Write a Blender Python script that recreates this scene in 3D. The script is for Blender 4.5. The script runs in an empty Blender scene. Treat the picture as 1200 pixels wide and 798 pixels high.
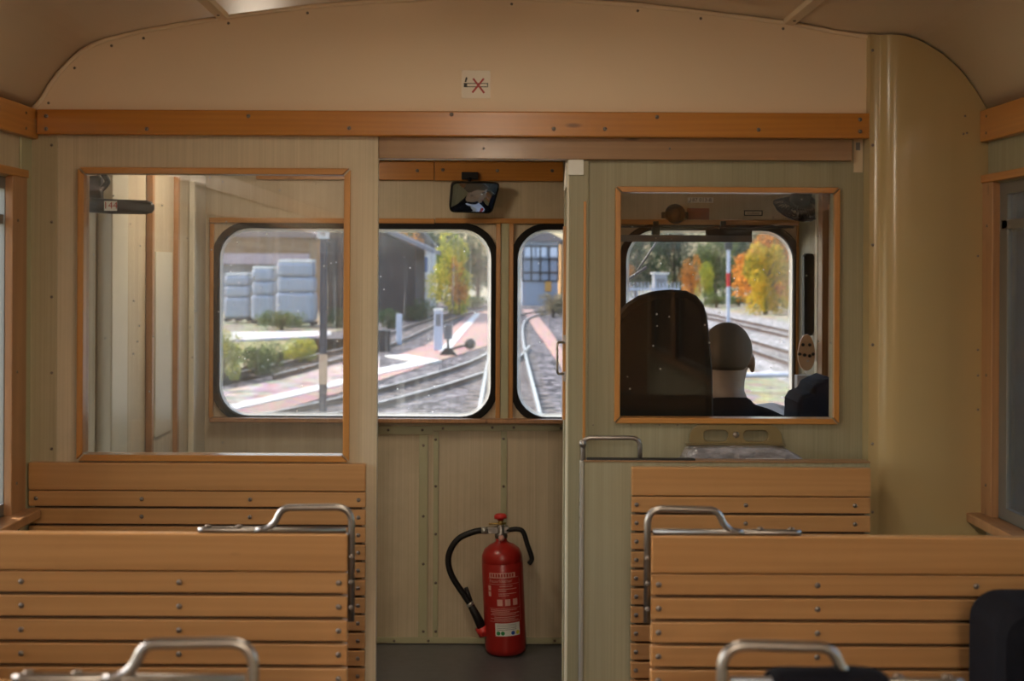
import bpy, bmesh, math, random
from mathutils import Vector, Matrix
random.seed(7)
R = math.radians
C = bpy.context.scene.collection
sc = bpy.context.scene

# ------------------------------------------------------------------ camera, world, light, exposure
EYE = 1.45            # eye height above the car floor
F = 1500.0            # focal length in pixels of the 1200 px wide frame
CX, CY, ROLL = 575.0, 315.0, 0.005
cam = bpy.data.cameras.new('camera'); camo = bpy.data.objects.new('camera', cam); C.objects.link(camo)
cam.lens = 45.0; cam.sensor_width = 36.0; cam.sensor_fit = 'HORIZONTAL'
cam.shift_x = (600 - CX) / 1200.0; cam.shift_y = -(399 - CY) / 1200.0
camo.location = (0, 0, EYE)
camo.matrix_world = Matrix.Translation((0, 0, EYE)) @ Matrix.Rotation(R(90), 4, 'X') @ Matrix.Rotation(ROLL, 4, 'Z')
cam.clip_start = 0.05; cam.clip_end = 1500
cam.dof.use_dof = True; cam.dof.focus_distance = 3.9; cam.dof.aperture_fstop = 4.5
sc.camera = camo

W = bpy.data.worlds.new('world'); sc.world = W; W.use_nodes = True
wn = W.node_tree.nodes; wn.clear()
sky = wn.new('ShaderNodeTexSky'); sky.sky_type = 'NISHITA'; sky.sun_disc = False
sky.sun_elevation = R(42); sky.sun_rotation = R(-68); sky.air_density = 1.3; sky.dust_density = 3.0
bg = wn.new('ShaderNodeBackground'); bg.inputs[1].default_value = 0.36
wo = wn.new('ShaderNodeOutputWorld')
W.node_tree.links.new(sky.outputs[0], bg.inputs[0]); W.node_tree.links.new(bg.outputs[0], wo.inputs[0])
sun = bpy.data.lights.new('sun', 'SUN'); sun.energy = 2.8; sun.angle = R(1.0); sun.color = (1.0, 0.93, 0.82)
suno = bpy.data.objects.new('sun', sun); C.objects.link(suno)
# the sun stands to the left of the car, slightly ahead
AZ, EL = R(-68), R(42)
sdir = Vector((math.sin(AZ) * math.cos(EL), math.cos(AZ) * math.cos(EL), math.sin(EL)))
suno.rotation_euler = sdir.to_track_quat('Z', 'Y').to_euler()
suno.location = (-30, 15, 25)
vs = sc.view_settings
sc.display_settings.display_device = 'sRGB'
vs.view_transform = 'Standard'; vs.look = 'None'; vs.gamma = 1.0; vs.use_curve_mapping = False
vs.exposure = 1.5
sc.cycles.use_denoising = True
sc.cycles.max_bounces = 12; sc.cycles.diffuse_bounces = 6; sc.cycles.transparent_max_bounces = 32
sc.cycles.glossy_bounces = 4; sc.cycles.caustics_reflective = False; sc.cycles.caustics_refractive = False
sc.cycles.sample_clamp_indirect = 6.0

SALOON_FILL, CAB_FILL = 7.3, 1.2   # watts of the fill lamps added in saloon and cab
D1 = 3.10             # partition
DF = 4.95             # windscreen wall
XL, XR = -1.118, 1.188
YB = -3.4             # rear end of the saloon
ZR = EYE - 2.5        # rail tops
ZG = EYE - 2.62       # ballast

def U(px, py):
    u, v = px - CX, py - CY
    return u + ROLL * v, v - ROLL * u
def P(px, py, d):
    u, v = U(px, py)
    return Vector((u * d / F, d, EYE - v * d / F))
def G(px, py, z=None):                # ground point under a pixel
    z = ZG if z is None else z
    u, v = U(px, py)
    d = (EYE - z) * F / v
    return Vector((u * d / F, d, z))
def XP(px, d, py=400): return U(px, py)[0] * d / F
def ZP(py, d, px=600): return EYE - U(px, py)[1] * d / F

# ------------------------------------------------------------------ materials
def lin(c):
    return tuple(((v / 255.0) / 12.92 if v / 255.0 <= 0.04045 else ((v / 255.0 + 0.055) / 1.055) ** 2.4) for v in c) + (1.0,)
class NT:
    def __init__(s, name):
        s.m = bpy.data.materials.new(name); s.m.use_nodes = True
        s.t = s.m.node_tree; s.t.nodes.clear()
        s.out = s.n('ShaderNodeOutputMaterial')
    def n(s, t, **k):
        nd = s.t.nodes.new(t)
        for a, b in k.items():
            setattr(nd, a, b)
        return nd
    def l(s, a, b): s.t.links.new(a, b)
    def coords(s, scale=(1, 1, 1), obj=True):
        tc = s.n('ShaderNodeTexCoord'); mp = s.n('ShaderNodeMapping')
        mp.inputs['Scale'].default_value = scale
        s.l(tc.outputs['Object' if obj else 'Generated'], mp.inputs['Vector'])
        return mp.outputs[0]
    def noise(s, vec, scale, detail=4, rough=0.55):
        nz = s.n('ShaderNodeTexNoise'); nz.inputs['Scale'].default_value = scale
        nz.inputs['Detail'].default_value = detail; nz.inputs['Roughness'].default_value = rough
        s.l(vec, nz.inputs['Vector']); return nz.outputs['Fac']
    def ramp(s, fac, stops):
        r = s.n('ShaderNodeValToRGB'); e = r.color_ramp.elements
        while len(e) < len(stops): e.new(0.5)
        for i, (p, c) in enumerate(stops):
            e[i].position = p; e[i].color = c
        s.l(fac, r.inputs[0]); return r.outputs[0]
    def mixc(s, fac, a, b, mode='MIX'):
        m = s.n('ShaderNodeMix', data_type='RGBA', blend_type=mode)
        if isinstance(fac, float): m.inputs[0].default_value = fac
        else: s.l(fac, m.inputs[0])
        for i, v in ((6, a), (7, b)):
            if isinstance(v, tuple): m.inputs[i].default_value = v
            else: s.l(v, m.inputs[i])
        return m.outputs[2]
    def math(s, op, a, b=None, clamp=False):
        m = s.n('ShaderNodeMath', operation=op); m.use_clamp = clamp
        for i, v in enumerate((a, b)):
            if v is None: continue
            if isinstance(v, (int, float)): m.inputs[i].default_value = v
            else: s.l(v, m.inputs[i])
        return m.outputs[0]
    def principled(s, color, rough=0.5, metal=0.0, spec=0.5, bump=None, bstr=0.2, coat=0.0, bdist=0.01):
        p = s.n('ShaderNodeBsdfPrincipled')
        if isinstance(color, tuple): p.inputs['Base Color'].default_value = color
        else: s.l(color, p.inputs['Base Color'])
        if isinstance(rough, float): p.inputs['Roughness'].default_value = rough
        else: s.l(rough, p.inputs['Roughness'])
        p.inputs['Metallic'].default_value = metal
        p.inputs['Specular IOR Level'].default_value = spec
        p.inputs['Coat Weight'].default_value = coat
        p.inputs['Coat Roughness'].default_value = 0.15
        if bump is not None:
            b = s.n('ShaderNodeBump'); b.inputs['Strength'].default_value = bstr; b.inputs['Distance'].default_value = bdist
            s.l(bump, b.inputs['Height']); s.l(b.outputs[0], p.inputs['Normal'])
        s.p = p
        s.l(p.outputs[0], s.out.inputs[0]); return s.m

def plain(name, c, rough=0.5, metal=0.0, spec=0.5, var=0.06, scale=12, bstr=0.05):
    t = NT(name); v = t.coords()
    f = t.noise(v, scale, 5)
    c = lin(c) if max(c) > 1 else tuple(c) + (1.0,)
    col = t.mixc(f, tuple(x * (1 - var) for x in c[:3]) + (1.0,), tuple(min(1, x * (1 + var)) for x in c[:3]) + (1.0,))
    return t.principled(col, rough, metal, spec, f, bstr, bdist=0.002)

def laminate(name, a, b, stain):
    t = NT(name)
    v = t.coords((160, 160, 1.2))
    f = t.noise(v, 1.0, 4, 0.7)
    v2 = t.coords((40, 40, 0.5)); f2 = t.noise(v2, 1.0, 3)
    f = t.math('MULTIPLY_ADD', f, 0.6); f.node.inputs[2].default_value = 0.0
    f = t.math('ADD', f, t.math('MULTIPLY', f2, 0.4))
    col = t.ramp(f, [(0.36, a), (0.62, b)])
    d = t.noise(t.coords(), 2.2, 6, 0.65)
    col = t.mixc(t.ramp(d, [(0.45, (0, 0, 0, 1)), (0.85, (0.6, 0.6, 0.6, 1))]), col, stain)
    return t.principled(col, 0.42, 0, 0.4, f, 0.06, bdist=0.001)

def wood(name, a, b, dark, axis='x', rough=0.32, coat=0.25, sc_=1.0):
    t = NT(name)
    s3 = {'x': (1.2, 28, 28), 'z': (28, 28, 1.2), 'y': (28, 1.2, 28)}[axis]
    v = t.coords(tuple(x * sc_ for x in s3))
    f = t.noise(v, 1.0, 6, 0.6)
    w = t.n('ShaderNodeTexWave'); w.inputs['Scale'].default_value = 1.4; w.inputs['Distortion'].default_value = 9
    w.inputs['Detail'].default_value = 3; w.bands_direction = 'Z' if axis != 'z' else 'X'
    mp = t.coords({'x': (0.6, 3, 14), 'z': (14, 3, 0.6), 'y': (3, 0.6, 14)}[axis]); t.l(mp, w.inputs['Vector'])
    col = t.ramp(f, [(0.3, a), (0.7, b)])
    col = t.mixc(t.math('MULTIPLY', w.outputs['Fac'], 0.20), col, dark)
    m = t.noise(t.coords(), 5.0, 5, 0.7)
    col = t.mixc(t.ramp(m, [(0.55, (0, 0, 0, 1)), (0.9, (0.55, 0.55, 0.55, 1))]), col, dark)
    k = t.n('ShaderNodeTexVoronoi'); k.inputs['Scale'].default_value = 3.1
    t.l(t.coords({'x': (1, 3, 3.5), 'z': (3.5, 3, 1), 'y': (3, 1, 3.5)}[axis]), k.inputs['Vector'])
    col = t.mixc(t.ramp(k.outputs['Distance'], [(0.03, (0.75, 0.75, 0.75, 1)), (0.075, (0, 0, 0, 1))]), col, (dark[0] * .4, dark[1] * .4, dark[2] * .4, 1))
    return t.principled(col, rough, 0, 0.45, f, 0.12, coat, bdist=0.001)

M = {}
M['ceil'] = plain('painted_ceiling', (0.72, 0.57, 0.40), 0.45, var=0.07, scale=2.5)
M['upper'] = plain('painted_header_panel', (0.76, 0.60, 0.42), 0.55, var=0.05, scale=3)
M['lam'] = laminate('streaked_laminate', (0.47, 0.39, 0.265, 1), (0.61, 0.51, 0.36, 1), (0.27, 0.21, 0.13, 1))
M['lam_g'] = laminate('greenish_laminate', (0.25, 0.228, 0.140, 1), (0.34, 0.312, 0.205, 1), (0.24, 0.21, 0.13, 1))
M['strip'] = plain('painted_cover_strip', (0.42, 0.40, 0.25), 0.4, var=0.08)
M['cream'] = plain('glossy_cream_enamel', (0.43, 0.32, 0.155), 0.2, var=0.06, scale=2.0, bstr=0.02)
M['cream_w'] = plain('pale_cream_paint', (0.62, 0.58, 0.46), 0.3)
M['beam'] = wood('varnished_oak_beam', (0.40, 0.145, 0.015, 1), (0.50, 0.20, 0.026, 1), (0.27, 0.095, 0.016, 1), 'x')
M['beam_y'] = wood('varnished_oak_side_beam', (0.44, 0.17, 0.026, 1), (0.54, 0.23, 0.04, 1), (0.27, 0.095, 0.016, 1), 'y')
M['rail_w'] = wood('brown_oak_door_rail', (0.25, 0.135, 0.06, 1), (0.34, 0.19, 0.085, 1), (0.14, 0.07, 0.03, 1), 'x', 0.45)
M['frame'] = wood('window_bead_oak', (0.42, 0.18, 0.04, 1), (0.52, 0.24, 0.06, 1), (0.25, 0.10, 0.028, 1), 'x')
M['frame_z'] = wood('upright_bead_oak', (0.42, 0.18, 0.04, 1), (0.52, 0.24, 0.06, 1), (0.25, 0.10, 0.028, 1), 'z')
M['jamb'] = wood('worn_window_jamb', (0.33, 0.16, 0.07, 1), (0.44, 0.23, 0.10, 1), (0.16, 0.08, 0.04, 1), 'z', 0.4)
M['slat'] = wood('bench_slat_beech', (0.41, 0.205, 0.075, 1), (0.50, 0.265, 0.105, 1), (0.32, 0.145, 0.05, 1), 'x', 0.3, 0.3)
M['gap'] = plain('dark_gap', (0.05, 0.03, 0.02), 0.8)
M['floor'] = plain('grey_linoleum', (0.10, 0.10, 0.105), 0.4, var=0.25, scale=30)
M['steel'] = plain('worn_tube_steel', (0.30, 0.28, 0.265), 0.36, metal=1.0, var=0.2, scale=25)
M['screw'] = plain('screw_steel', (0.22, 0.18, 0.15), 0.4, metal=0.7)
M['alu'] = plain('aluminium_strip', (0.40, 0.39, 0.35), 0.4, metal=0.6)
M['rubber'] = plain('black_rubber', (0.009, 0.007, 0.006), 0.6, spec=0.2, var=0.2)
M['black'] = plain('black_plastic', (0.009, 0.008, 0.008), 0.5, spec=0.3)
M['blackm'] = plain('black_iron', (0.015, 0.015, 0.015), 0.45, metal=0.3)
M['sticker'] = plain('sticker_cream', (0.60, 0.49, 0.34), 0.35)
M['ink'] = plain('ink_dark', (0.05, 0.04, 0.03), 0.6)
M['inkred'] = plain('ink_red', (0.35, 0.02, 0.015), 0.5)
M['white'] = plain('white_label', (0.72, 0.72, 0.68), 0.5)
M['red'] = plain('extinguisher_red', (0.33, 0.016, 0.012), 0.28, var=0.05)
M['redc'] = plain('red_cap', (0.55, 0.03, 0.025), 0.35)
M['redprint'] = plain('faded_print', (0.62, 0.33, 0.28), 0.5)
M['brass'] = plain('brass', (0.55, 0.38, 0.12), 0.35, metal=0.8)
M['green'] = plain('print_green', (0.02, 0.25, 0.07), 0.5)
M['blue'] = plain('print_blue', (0.02, 0.10, 0.42), 0.5)
M['yellow'] = plain('print_yellow', (0.62, 0.55, 0.05), 0.5)
M['skin'] = plain('skin', (0.25, 0.175, 0.125), 0.6, var=0.1, scale=20)
M['jacket'] = plain('dark_uniform_cloth', (0.007, 0.007, 0.010), 0.95, spec=0.1, var=0.3, scale=60)
M['shirt'] = plain('pale_blue_shirt', (0.55, 0.62, 0.78), 0.8)
M['tie'] = plain('red_tie', (0.40, 0.03, 0.03), 0.6)
M['seat'] = plain('dark_seat_vinyl', (0.012, 0.010, 0.008), 0.85, spec=0.15, var=0.25)
M['coat'] = plain('navy_cloth', (0.016, 0.021, 0.04), 0.95, spec=0.1, var=0.3, scale=50)
M['paper'] = plain('paper', (0.62, 0.64, 0.70), 0.6)
M['tan'] = plain('plywood_tan', (0.74, 0.50, 0.32), 0.5, var=0.12)
M['gold'] = plain('brass_painted_plate', (0.22, 0.165, 0.075), 0.35, metal=0.3)
M['visor'] = plain('grey_visor', (0.17, 0.17, 0.18), 0.6)
M['sash'] = plain('grey_sash_metal', (0.17, 0.16, 0.14), 0.45, metal=0.3)
M['frost'] = None
M['stubble'] = plain('close_cropped_hair', (0.085, 0.066, 0.048), 0.85, spec=0.2)
M['bark_d'] = plain('dark_brow_hair', (0.05, 0.035, 0.025), 0.9)
M['lips'] = plain('lips', (0.30, 0.10, 0.08), 0.5)

def glass(name, tint=0.9, refl=0.05, dirt=0.03, specks=True, edge=0.0, streak=0.0, size=(1, 1)):
    t = NT(name)
    tr = t.n('ShaderNodeBsdfTransparent'); tr.inputs[0].default_value = (tint, tint, tint * 1.0, 1)
    gl = t.n('ShaderNodeBsdfGlossy'); gl.inputs['Roughness'].default_value = 0.0
    fr = t.n('ShaderNodeFresnel'); fr.inputs[0].default_value = 1.45
    m1 = t.n('ShaderNodeMixShader'); t.l(t.math('MULTIPLY', fr.outputs[0], refl / 0.04, True), m1.inputs[0])
    t.l(tr.outputs[0], m1.inputs[1]); t.l(gl.outputs[0], m1.inputs[2])
    tl = t.n('ShaderNodeBsdfTranslucent'); tl.inputs[0].default_value = (0.85, 0.85, 0.82, 1)
    df = t.n('ShaderNodeBsdfDiffuse'); df.inputs[0].default_value = (0.7, 0.68, 0.62, 1)
    md = t.n('ShaderNodeMixShader'); md.inputs[0].default_value = 0.35
    t.l(tl.outputs[0], md.inputs[1]); t.l(df.outputs[0], md.inputs[2])
    v = t.coords()
    f = t.math('MULTIPLY', t.ramp(t.noise(v, 3, 6, 0.7), [(0.3, (0.3, 0.3, 0.3, 1)), (0.8, (1, 1, 1, 1))]), dirt)
    if streak:
        s = t.noise(t.coords((30, 1, 1.1)), 1.0, 4, 0.7)
        f = t.math('ADD', f, t.math('MULTIPLY', t.ramp(s, [(0.52, (0, 0, 0, 1)), (0.75, (1, 1, 1, 1))]), streak))
    if specks:
        vo = t.n('ShaderNodeTexVoronoi'); vo.inputs['Scale'].default_value = 22; t.l(v, vo.inputs['Vector'])
        sp = t.ramp(vo.outputs['Distance'], [(0.03, (1, 1, 1, 1)), (0.08, (0, 0, 0, 1))])
        f = t.math('ADD', f, t.math('MULTIPLY', sp, 0.5))
    if edge:
        # grime that has gathered along the rubber seal: distance to the rounded border of the pane
        tc = t.n('ShaderNodeTexCoord'); sx = t.n('ShaderNodeSeparateXYZ'); t.l(tc.outputs['Object'], sx.inputs[0])
        hw, hh, r = size[0] / 2, size[1] / 2, 0.115
        qx = t.math('SUBTRACT', t.math('ABSOLUTE', sx.outputs[0]), hw - r)
        qz = t.math('SUBTRACT', t.math('ABSOLUTE', sx.outputs[2]), hh - r)
        mx, mz = t.math('MAXIMUM', qx, 0.0), t.math('MAXIMUM', qz, 0.0)
        ln = t.math('SQRT', t.math('ADD', t.math('MULTIPLY', mx, mx), t.math('MULTIPLY', mz, mz)))
        ins = t.math('MINIMUM', t.math('MAXIMUM', qx, qz), 0.0)
        sd = t.math('SUBTRACT', t.math('ADD', ln, ins), r)
        e = t.n('ShaderNodeMapRange'); t.l(sd, e.inputs[0])
        e.inputs[1].default_value = -0.018; e.inputs[2].default_value = -0.004
        e2 = t.n('ShaderNodeMapRange'); t.l(sd, e2.inputs[0])
        e2.inputs[1].default_value = -0.11; e2.inputs[2].default_value = 0.0; e2.inputs[4].default_value = 0.08
        f = t.math('ADD', f, t.math('ADD', t.math('MULTIPLY', e.outputs[0], edge), e2.outputs[0]))
    m2 = t.n('ShaderNodeMixShader'); t.l(t.math('MINIMUM', f, 0.9), m2.inputs[0])
    t.l(m1.outputs[0], m2.inputs[1]); t.l(md.outputs[0], m2.inputs[2])
    t.l(m2.outputs[0], t.out.inputs[0]); return t.m
M['pane'] = glass('partition_glass', 0.95, 0.024, 0.006)
M['pane_left'] = glass('left_partition_glass', 0.95, 0.05, 0.06)
M['pane_side'] = glass('side_window_glass', 0.95, 0.05, 0.02, False)
def frosted():
    t = NT('frosted_glass')
    tl = t.n('ShaderNodeBsdfTranslucent'); tl.inputs[0].default_value = (0.62, 0.55, 0.42, 1)
    d = t.n('ShaderNodeBsdfDiffuse'); d.inputs[0].default_value = (0.55, 0.48, 0.36, 1)
    m = t.n('ShaderNodeMixShader'); m.inputs[0].default_value = 0.7
    t.l(tl.outputs[0], m.inputs[1]); t.l(d.outputs[0], m.inputs[2]); t.l(m.outputs[0], t.out.inputs[0]); return t.m
M['frost'] = frosted()
def film():
    t = NT('clear_film'); v = t.coords()
    p = t.n('ShaderNodeBsdfPrincipled'); t.l(t.ramp(t.noise(t.coords((9, 9, 30)), 1.0, 5, 0.7), [(0.35, (0.12, 0.115, 0.12, 1)), (0.7, (0.42, 0.41, 0.44, 1))]), p.inputs['Base Color'])
    p.inputs['Roughness'].default_value = 0.15
    b = t.n('ShaderNodeBump'); b.inputs['Strength'].default_value = 0.8; b.inputs['Distance'].default_value = 0.01
    t.l(t.noise(v, 22, 4, 0.6), b.inputs['Height']); t.l(b.outputs[0], p.inputs['Normal'])
    t.l(p.outputs[0], t.out.inputs[0]); return t.m
M['film'] = film()
def mirror():
    t = NT('mirror_glass'); g = t.n('ShaderNodeBsdfGlossy'); g.inputs[0].default_value = (0.85, 0.87, 0.88, 1); g.inputs['Roughness'].default_value = 0.01
    t.l(g.outputs[0], t.out.inputs[0]); return t.m
M['mirror'] = mirror()

# ------------------------------------------------------------------ mesh builder
class MB:
    def __init__(s): s.v = []; s.f = []; s.mi = []; s.sm = []; s.cur = 0
    def add(s, vs_, fs, smooth=False):
        o = len(s.v); s.v += [tuple(v) for v in vs_]
        for f in fs: s.f.append(tuple(i + o for i in f)); s.mi.append(s.cur); s.sm.append(smooth)
    def box(s, x0, x1, y0, y1, z0, z1):
        x0, x1 = sorted((x0, x1)); y0, y1 = sorted((y0, y1)); z0, z1 = sorted((z0, z1))
        s.add([(x, y, z) for x in (x0, x1) for y in (y0, y1) for z in (z0, z1)],
              [(0, 1, 3, 2), (4, 6, 7, 5), (0, 4, 5, 1), (2, 3, 7, 6), (0, 2, 6, 4), (1, 5, 7, 3)]); return s
    def pbox(s, x0, y0, x1, y1, d, t):        # box seen at those pixels when its near face stands at depth d
        xm, ym = (x0 + x1) / 2, (y0 + y1) / 2
        return s.box(XP(x0, d, ym), XP(x1, d, ym), d, d + t, ZP(y0, d, xm), ZP(y1, d, xm))
    def prism(s, pts, a, b, axis='y', smooth=False):
        n = len(pts)
        def mk(p, h):
            return {'y': (p[0], h, p[1]), 'x': (h, p[0], p[1]), 'z': (p[0], p[1], h)}[axis]
        s.add([mk(p, a) for p in pts] + [mk(p, b) for p in pts],
              [tuple(range(n)), tuple(range(2 * n - 1, n - 1, -1))] + [(i, (i + 1) % n, n + (i + 1) % n, n + i) for i in range(n)], smooth); return s
    def ring(s, outer, inner, a, b, axis='y'):
        n = len(outer)
        def mk(p, h):
            return {'y': (p[0], h, p[1]), 'x': (h, p[0], p[1]), 'z': (p[0], p[1], h)}[axis]
        vs_ = [mk(p, a) for p in outer] + [mk(p, a) for p in inner] + [mk(p, b) for p in outer] + [mk(p, b) for p in inner]
        fs = []
        for i in range(n):
            j = (i + 1) % n
            fs += [(i, j, n + j, n + i), (2 * n + i, 3 * n + i, 3 * n + j, 2 * n + j), (i, 2 * n + i, 2 * n + j, j), (n + i, n + j, 3 * n + j, 3 * n + i)]
        s.add(vs_, fs); return s
    def tube(s, pts, r, n=10, closed=False, flat=1.0):
        pts = [Vector(p) for p in pts]; m = len(pts)
        rs = r if isinstance(r, (list, tuple)) else [r] * m
        rings = []; up = None
        for i, p in enumerate(pts):
            a = pts[(i - 1) % m] if (closed or i > 0) else pts[0]; b = pts[(i + 1) % m] if (closed or i < m - 1) else pts[-1]
            t = (b - a).normalized()
            if up is None: up = t.orthogonal().normalized()
            up = (up - t * up.dot(t)).normalized(); w = t.cross(up)
            rings.append([p + (up * math.cos(2 * math.pi * k / n) + w * math.sin(2 * math.pi * k / n)) * rs[i] for k in range(n)])
        vs_ = [v for rg in rings for v in rg]; fs = []
        for i in range(m if closed else m - 1):
            i2 = (i + 1) % m
            for k in range(n):
                fs.append((i * n + k, i * n + (k + 1) % n, i2 * n + (k + 1) % n, i2 * n + k))
        if not closed: fs += [tuple(range(n))[::-1], tuple((m - 1) * n + k for k in range(n))]
        s.add(vs_, fs, True); return s
    def cyl(s, a, b, r, r2=None, n=20): return s.tube([a, b], [r, r if r2 is None else r2], n)
    def lathe(s, prof, n=28, o=(0, 0, 0), rot=None):
        vs_ = []; fs = []; m = len(prof)
        for (r, z) in prof:
            for k in range(n):
                a = 2 * math.pi * k / n; v = Vector((r * math.cos(a), r * math.sin(a), z))
                if rot: v = rot @ v
                vs_.append(v + Vector(o))
        for i in range(m - 1):
            for k in range(n): fs.append((i * n + k, i * n + (k + 1) % n, (i + 1) * n + (k + 1) % n, (i + 1) * n + k))
        fs += [tuple(range(n))[::-1], tuple((m - 1) * n + k for k in range(n))]
        s.add(vs_, fs, True); return s
    def ell(s, c, r, rot=None, nu=20, nv=12, jit=0):
        c = Vector(c); vs_ = []; fs = []
        for j in range(nv + 1):
            th = math.pi * j / nv
            for i in range(nu):
                ph = 2 * math.pi * i / nu
                v = Vector((r[0] * math.sin(th) * math.cos(ph), r[1] * math.sin(th) * math.sin(ph), r[2] * math.cos(th)))
                if jit: v *= 1 + random.uniform(-jit, jit)
                if rot: v = rot @ v
                vs_.append(c + v)
        for j in range(nv):
            for i in range(nu): fs.append((j * nu + i, (j + 1) * nu + i, (j + 1) * nu + (i + 1) % nu, j * nu + (i + 1) % nu))
        s.add(vs_, fs, True); return s
    def build(s, name, mats, parent=None, loc=None, bevel=0.0, origin=None, rot=None):
        me = bpy.data.meshes.new(name)
        v = s.v
        if origin is not None: v = [(a - origin[0], b - origin[1], c - origin[2]) for a, b, c in v]
        me.from_pydata(v, [], s.f)
        for m in (mats if isinstance(mats, (list, tuple)) else [mats]): me.materials.append(m)
        for p, mi, sm in zip(me.polygons, s.mi, s.sm): p.material_index = mi; p.use_smooth = sm
        b = bmesh.new(); b.from_mesh(me); bmesh.ops.remove_doubles(b, verts=b.verts, dist=1e-6)
        bmesh.ops.recalc_face_normals(b, faces=b.faces); b.to_mesh(me); b.free()
        o = bpy.data.objects.new(name, me); C.objects.link(o)
        if origin is not None: o.location = origin
        if loc is not None: o.location = loc
        if rot is not None: o.rotation_euler = rot
        if parent is not None:
            o.parent = parent
            if origin is not None: o.location = Vector(origin) - parent.location
        if bevel:
            md = o.modifiers.new('bevel', 'BEVEL'); md.width = bevel; md.segments = 2; md.limit_method = 'ANGLE'; md.angle_limit = R(50)
        return o

def struct(o, label=None):
    o['kind'] = 'structure'
    if label: o['label'] = label
    return o
def tag(o, label, cat, group=None, kind=None):
    o['label'] = label; o['category'] = cat
    if group: o['group'] = group
    if kind: o['kind'] = kind
    return o
def thing(name, label, cat, loc=(0, 0, 0), rz=0, group=None):
    o = bpy.data.objects.new(name, None); C.objects.link(o); o.location = loc; o.rotation_euler = (0, 0, rz); o.empty_display_size = 0.1
    return tag(o, label, cat, group)
def rr(x0, z0, x1, z1, r, n=8):
    pts = []
    for cx, cz, a0 in ((x1 - r, z1 - r, 0), (x0 + r, z1 - r, 90), (x0 + r, z0 + r, 180), (x1 - r, z0 + r, 270)):
        for k in range(n + 1):
            a = R(a0 + 90 * k / n); pts.append((cx + r * math.cos(a), cz + r * math.sin(a)))
    return pts
def fillet(pts, r, n=6):
    pts = [Vector(p) for p in pts]; out = [pts[0]]
    for i in range(1, len(pts) - 1):
        a, b, c = pts[i - 1], pts[i], pts[i + 1]
        u = (a - b); w = (c - b); k = min(r, u.length * .49, w.length * .49)
        p0 = b + u.normalized() * k; p1 = b + w.normalized() * k
        for j in range(n + 1):
            t = j / n; out.append(p0 * (1 - t) ** 2 + b * 2 * t * (1 - t) + p1 * t * t)
    out.append(pts[-1]); return out
def smooth_path(pts, n=8):
    pts = [Vector(p) for p in pts]; out = []
    for i in range(len(pts) - 1):
        p0 = pts[max(i - 1, 0)]; p1 = pts[i]; p2 = pts[i + 1]; p3 = pts[min(i + 2, len(pts) - 1)]
        for j in range(n):
            t = j / n
            out.append(0.5 * ((2 * p1) + (p2 - p0) * t + (2 * p0 - 5 * p1 + 4 * p2 - p3) * t * t + (3 * p1 - p0 - 3 * p2 + p3) * t ** 3))
    out.append(pts[-1]); return out

_sm = None
def screw(parent, x, y, z, r=0.0045, name='screw', face='-y'):
    """one slotted dome-head screw, near face towards -y (or the given side)"""
    global _sm
    if _sm is None:
        b = MB(); b.lathe([(1.0, 0), (0.95, 0.25), (0.7, 0.48), (0.25, 0.58)], 12); b.cur = 1; b.box(-0.7, 0.7, -0.12, 0.12, 0.5, 0.60)
        o = b.build('screw', [M['screw'], M['ink']]); _sm = o.data; bpy.data.objects.remove(o)
    o = bpy.data.objects.new(name, _sm); C.objects.link(o)
    o.scale = (r, r, r); o.parent = parent
    o.location = Vector((x, y, z)) - parent.location
    a = random.uniform(0, 3)
    o.rotation_euler = {'-y': (R(90), a, 0), '+x': (0, R(90), 0), '-x': (0, R(-90), 0), '+z': (0, 0, a)}[face]
    return o
def text_geo(s, size, mapf, thick=0.0004):
    cu = bpy.data.curves.new('t', 'FONT'); cu.body = s; cu.size = size; cu.align_x = 'CENTER'; cu.align_y = 'CENTER'; cu.resolution_u = 2
    o = bpy.data.objects.new('t', cu); C.objects.link(o)
    dg = bpy.context.evaluated_depsgraph_get(); me = bpy.data.meshes.new_from_object(o.evaluated_get(dg))
    vs_ = [mapf(v.co.x, v.co.y) for v in me.vertices]; fs = [tuple(p.vertices) for p in me.polygons]
    bpy.data.objects.remove(o); bpy.data.curves.remove(cu); bpy.data.meshes.remove(me)
    return vs_, fs

# ------------------------------------------------------------------ room shell
PROF_PX = [(37.6, 127), (43, 119), (49, 111), (57, 97), (67.7, 83), (80, 70), (94, 58), (108, 50), (124, 44), (162, 35), (200, 28), (263, 17.5), (357, 5.6), (440, -1), (520, -5),
           (600, -5), (680, -1), (750, 3), (825, 12), (923, 24), (980, 35), (1028, 42), (1050, 44.5), (1069, 50), (1096, 66), (1118, 84.6), (1137, 109), (1149, 131)]
PROF = [(XP(a, D1, b), ZP(b, D1, a)) for a, b in PROF_PX]
PROF[0] = (XL, PROF[0][1]); PROF[-1] = (XR, PROF[-1][1])
ZC = PROF[0][1]
# floor
struct(MB().box(XL - 0.03, XR + 0.03, YB, DF + 0.05, -0.06, 0).build('floor', M['floor']))
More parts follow.
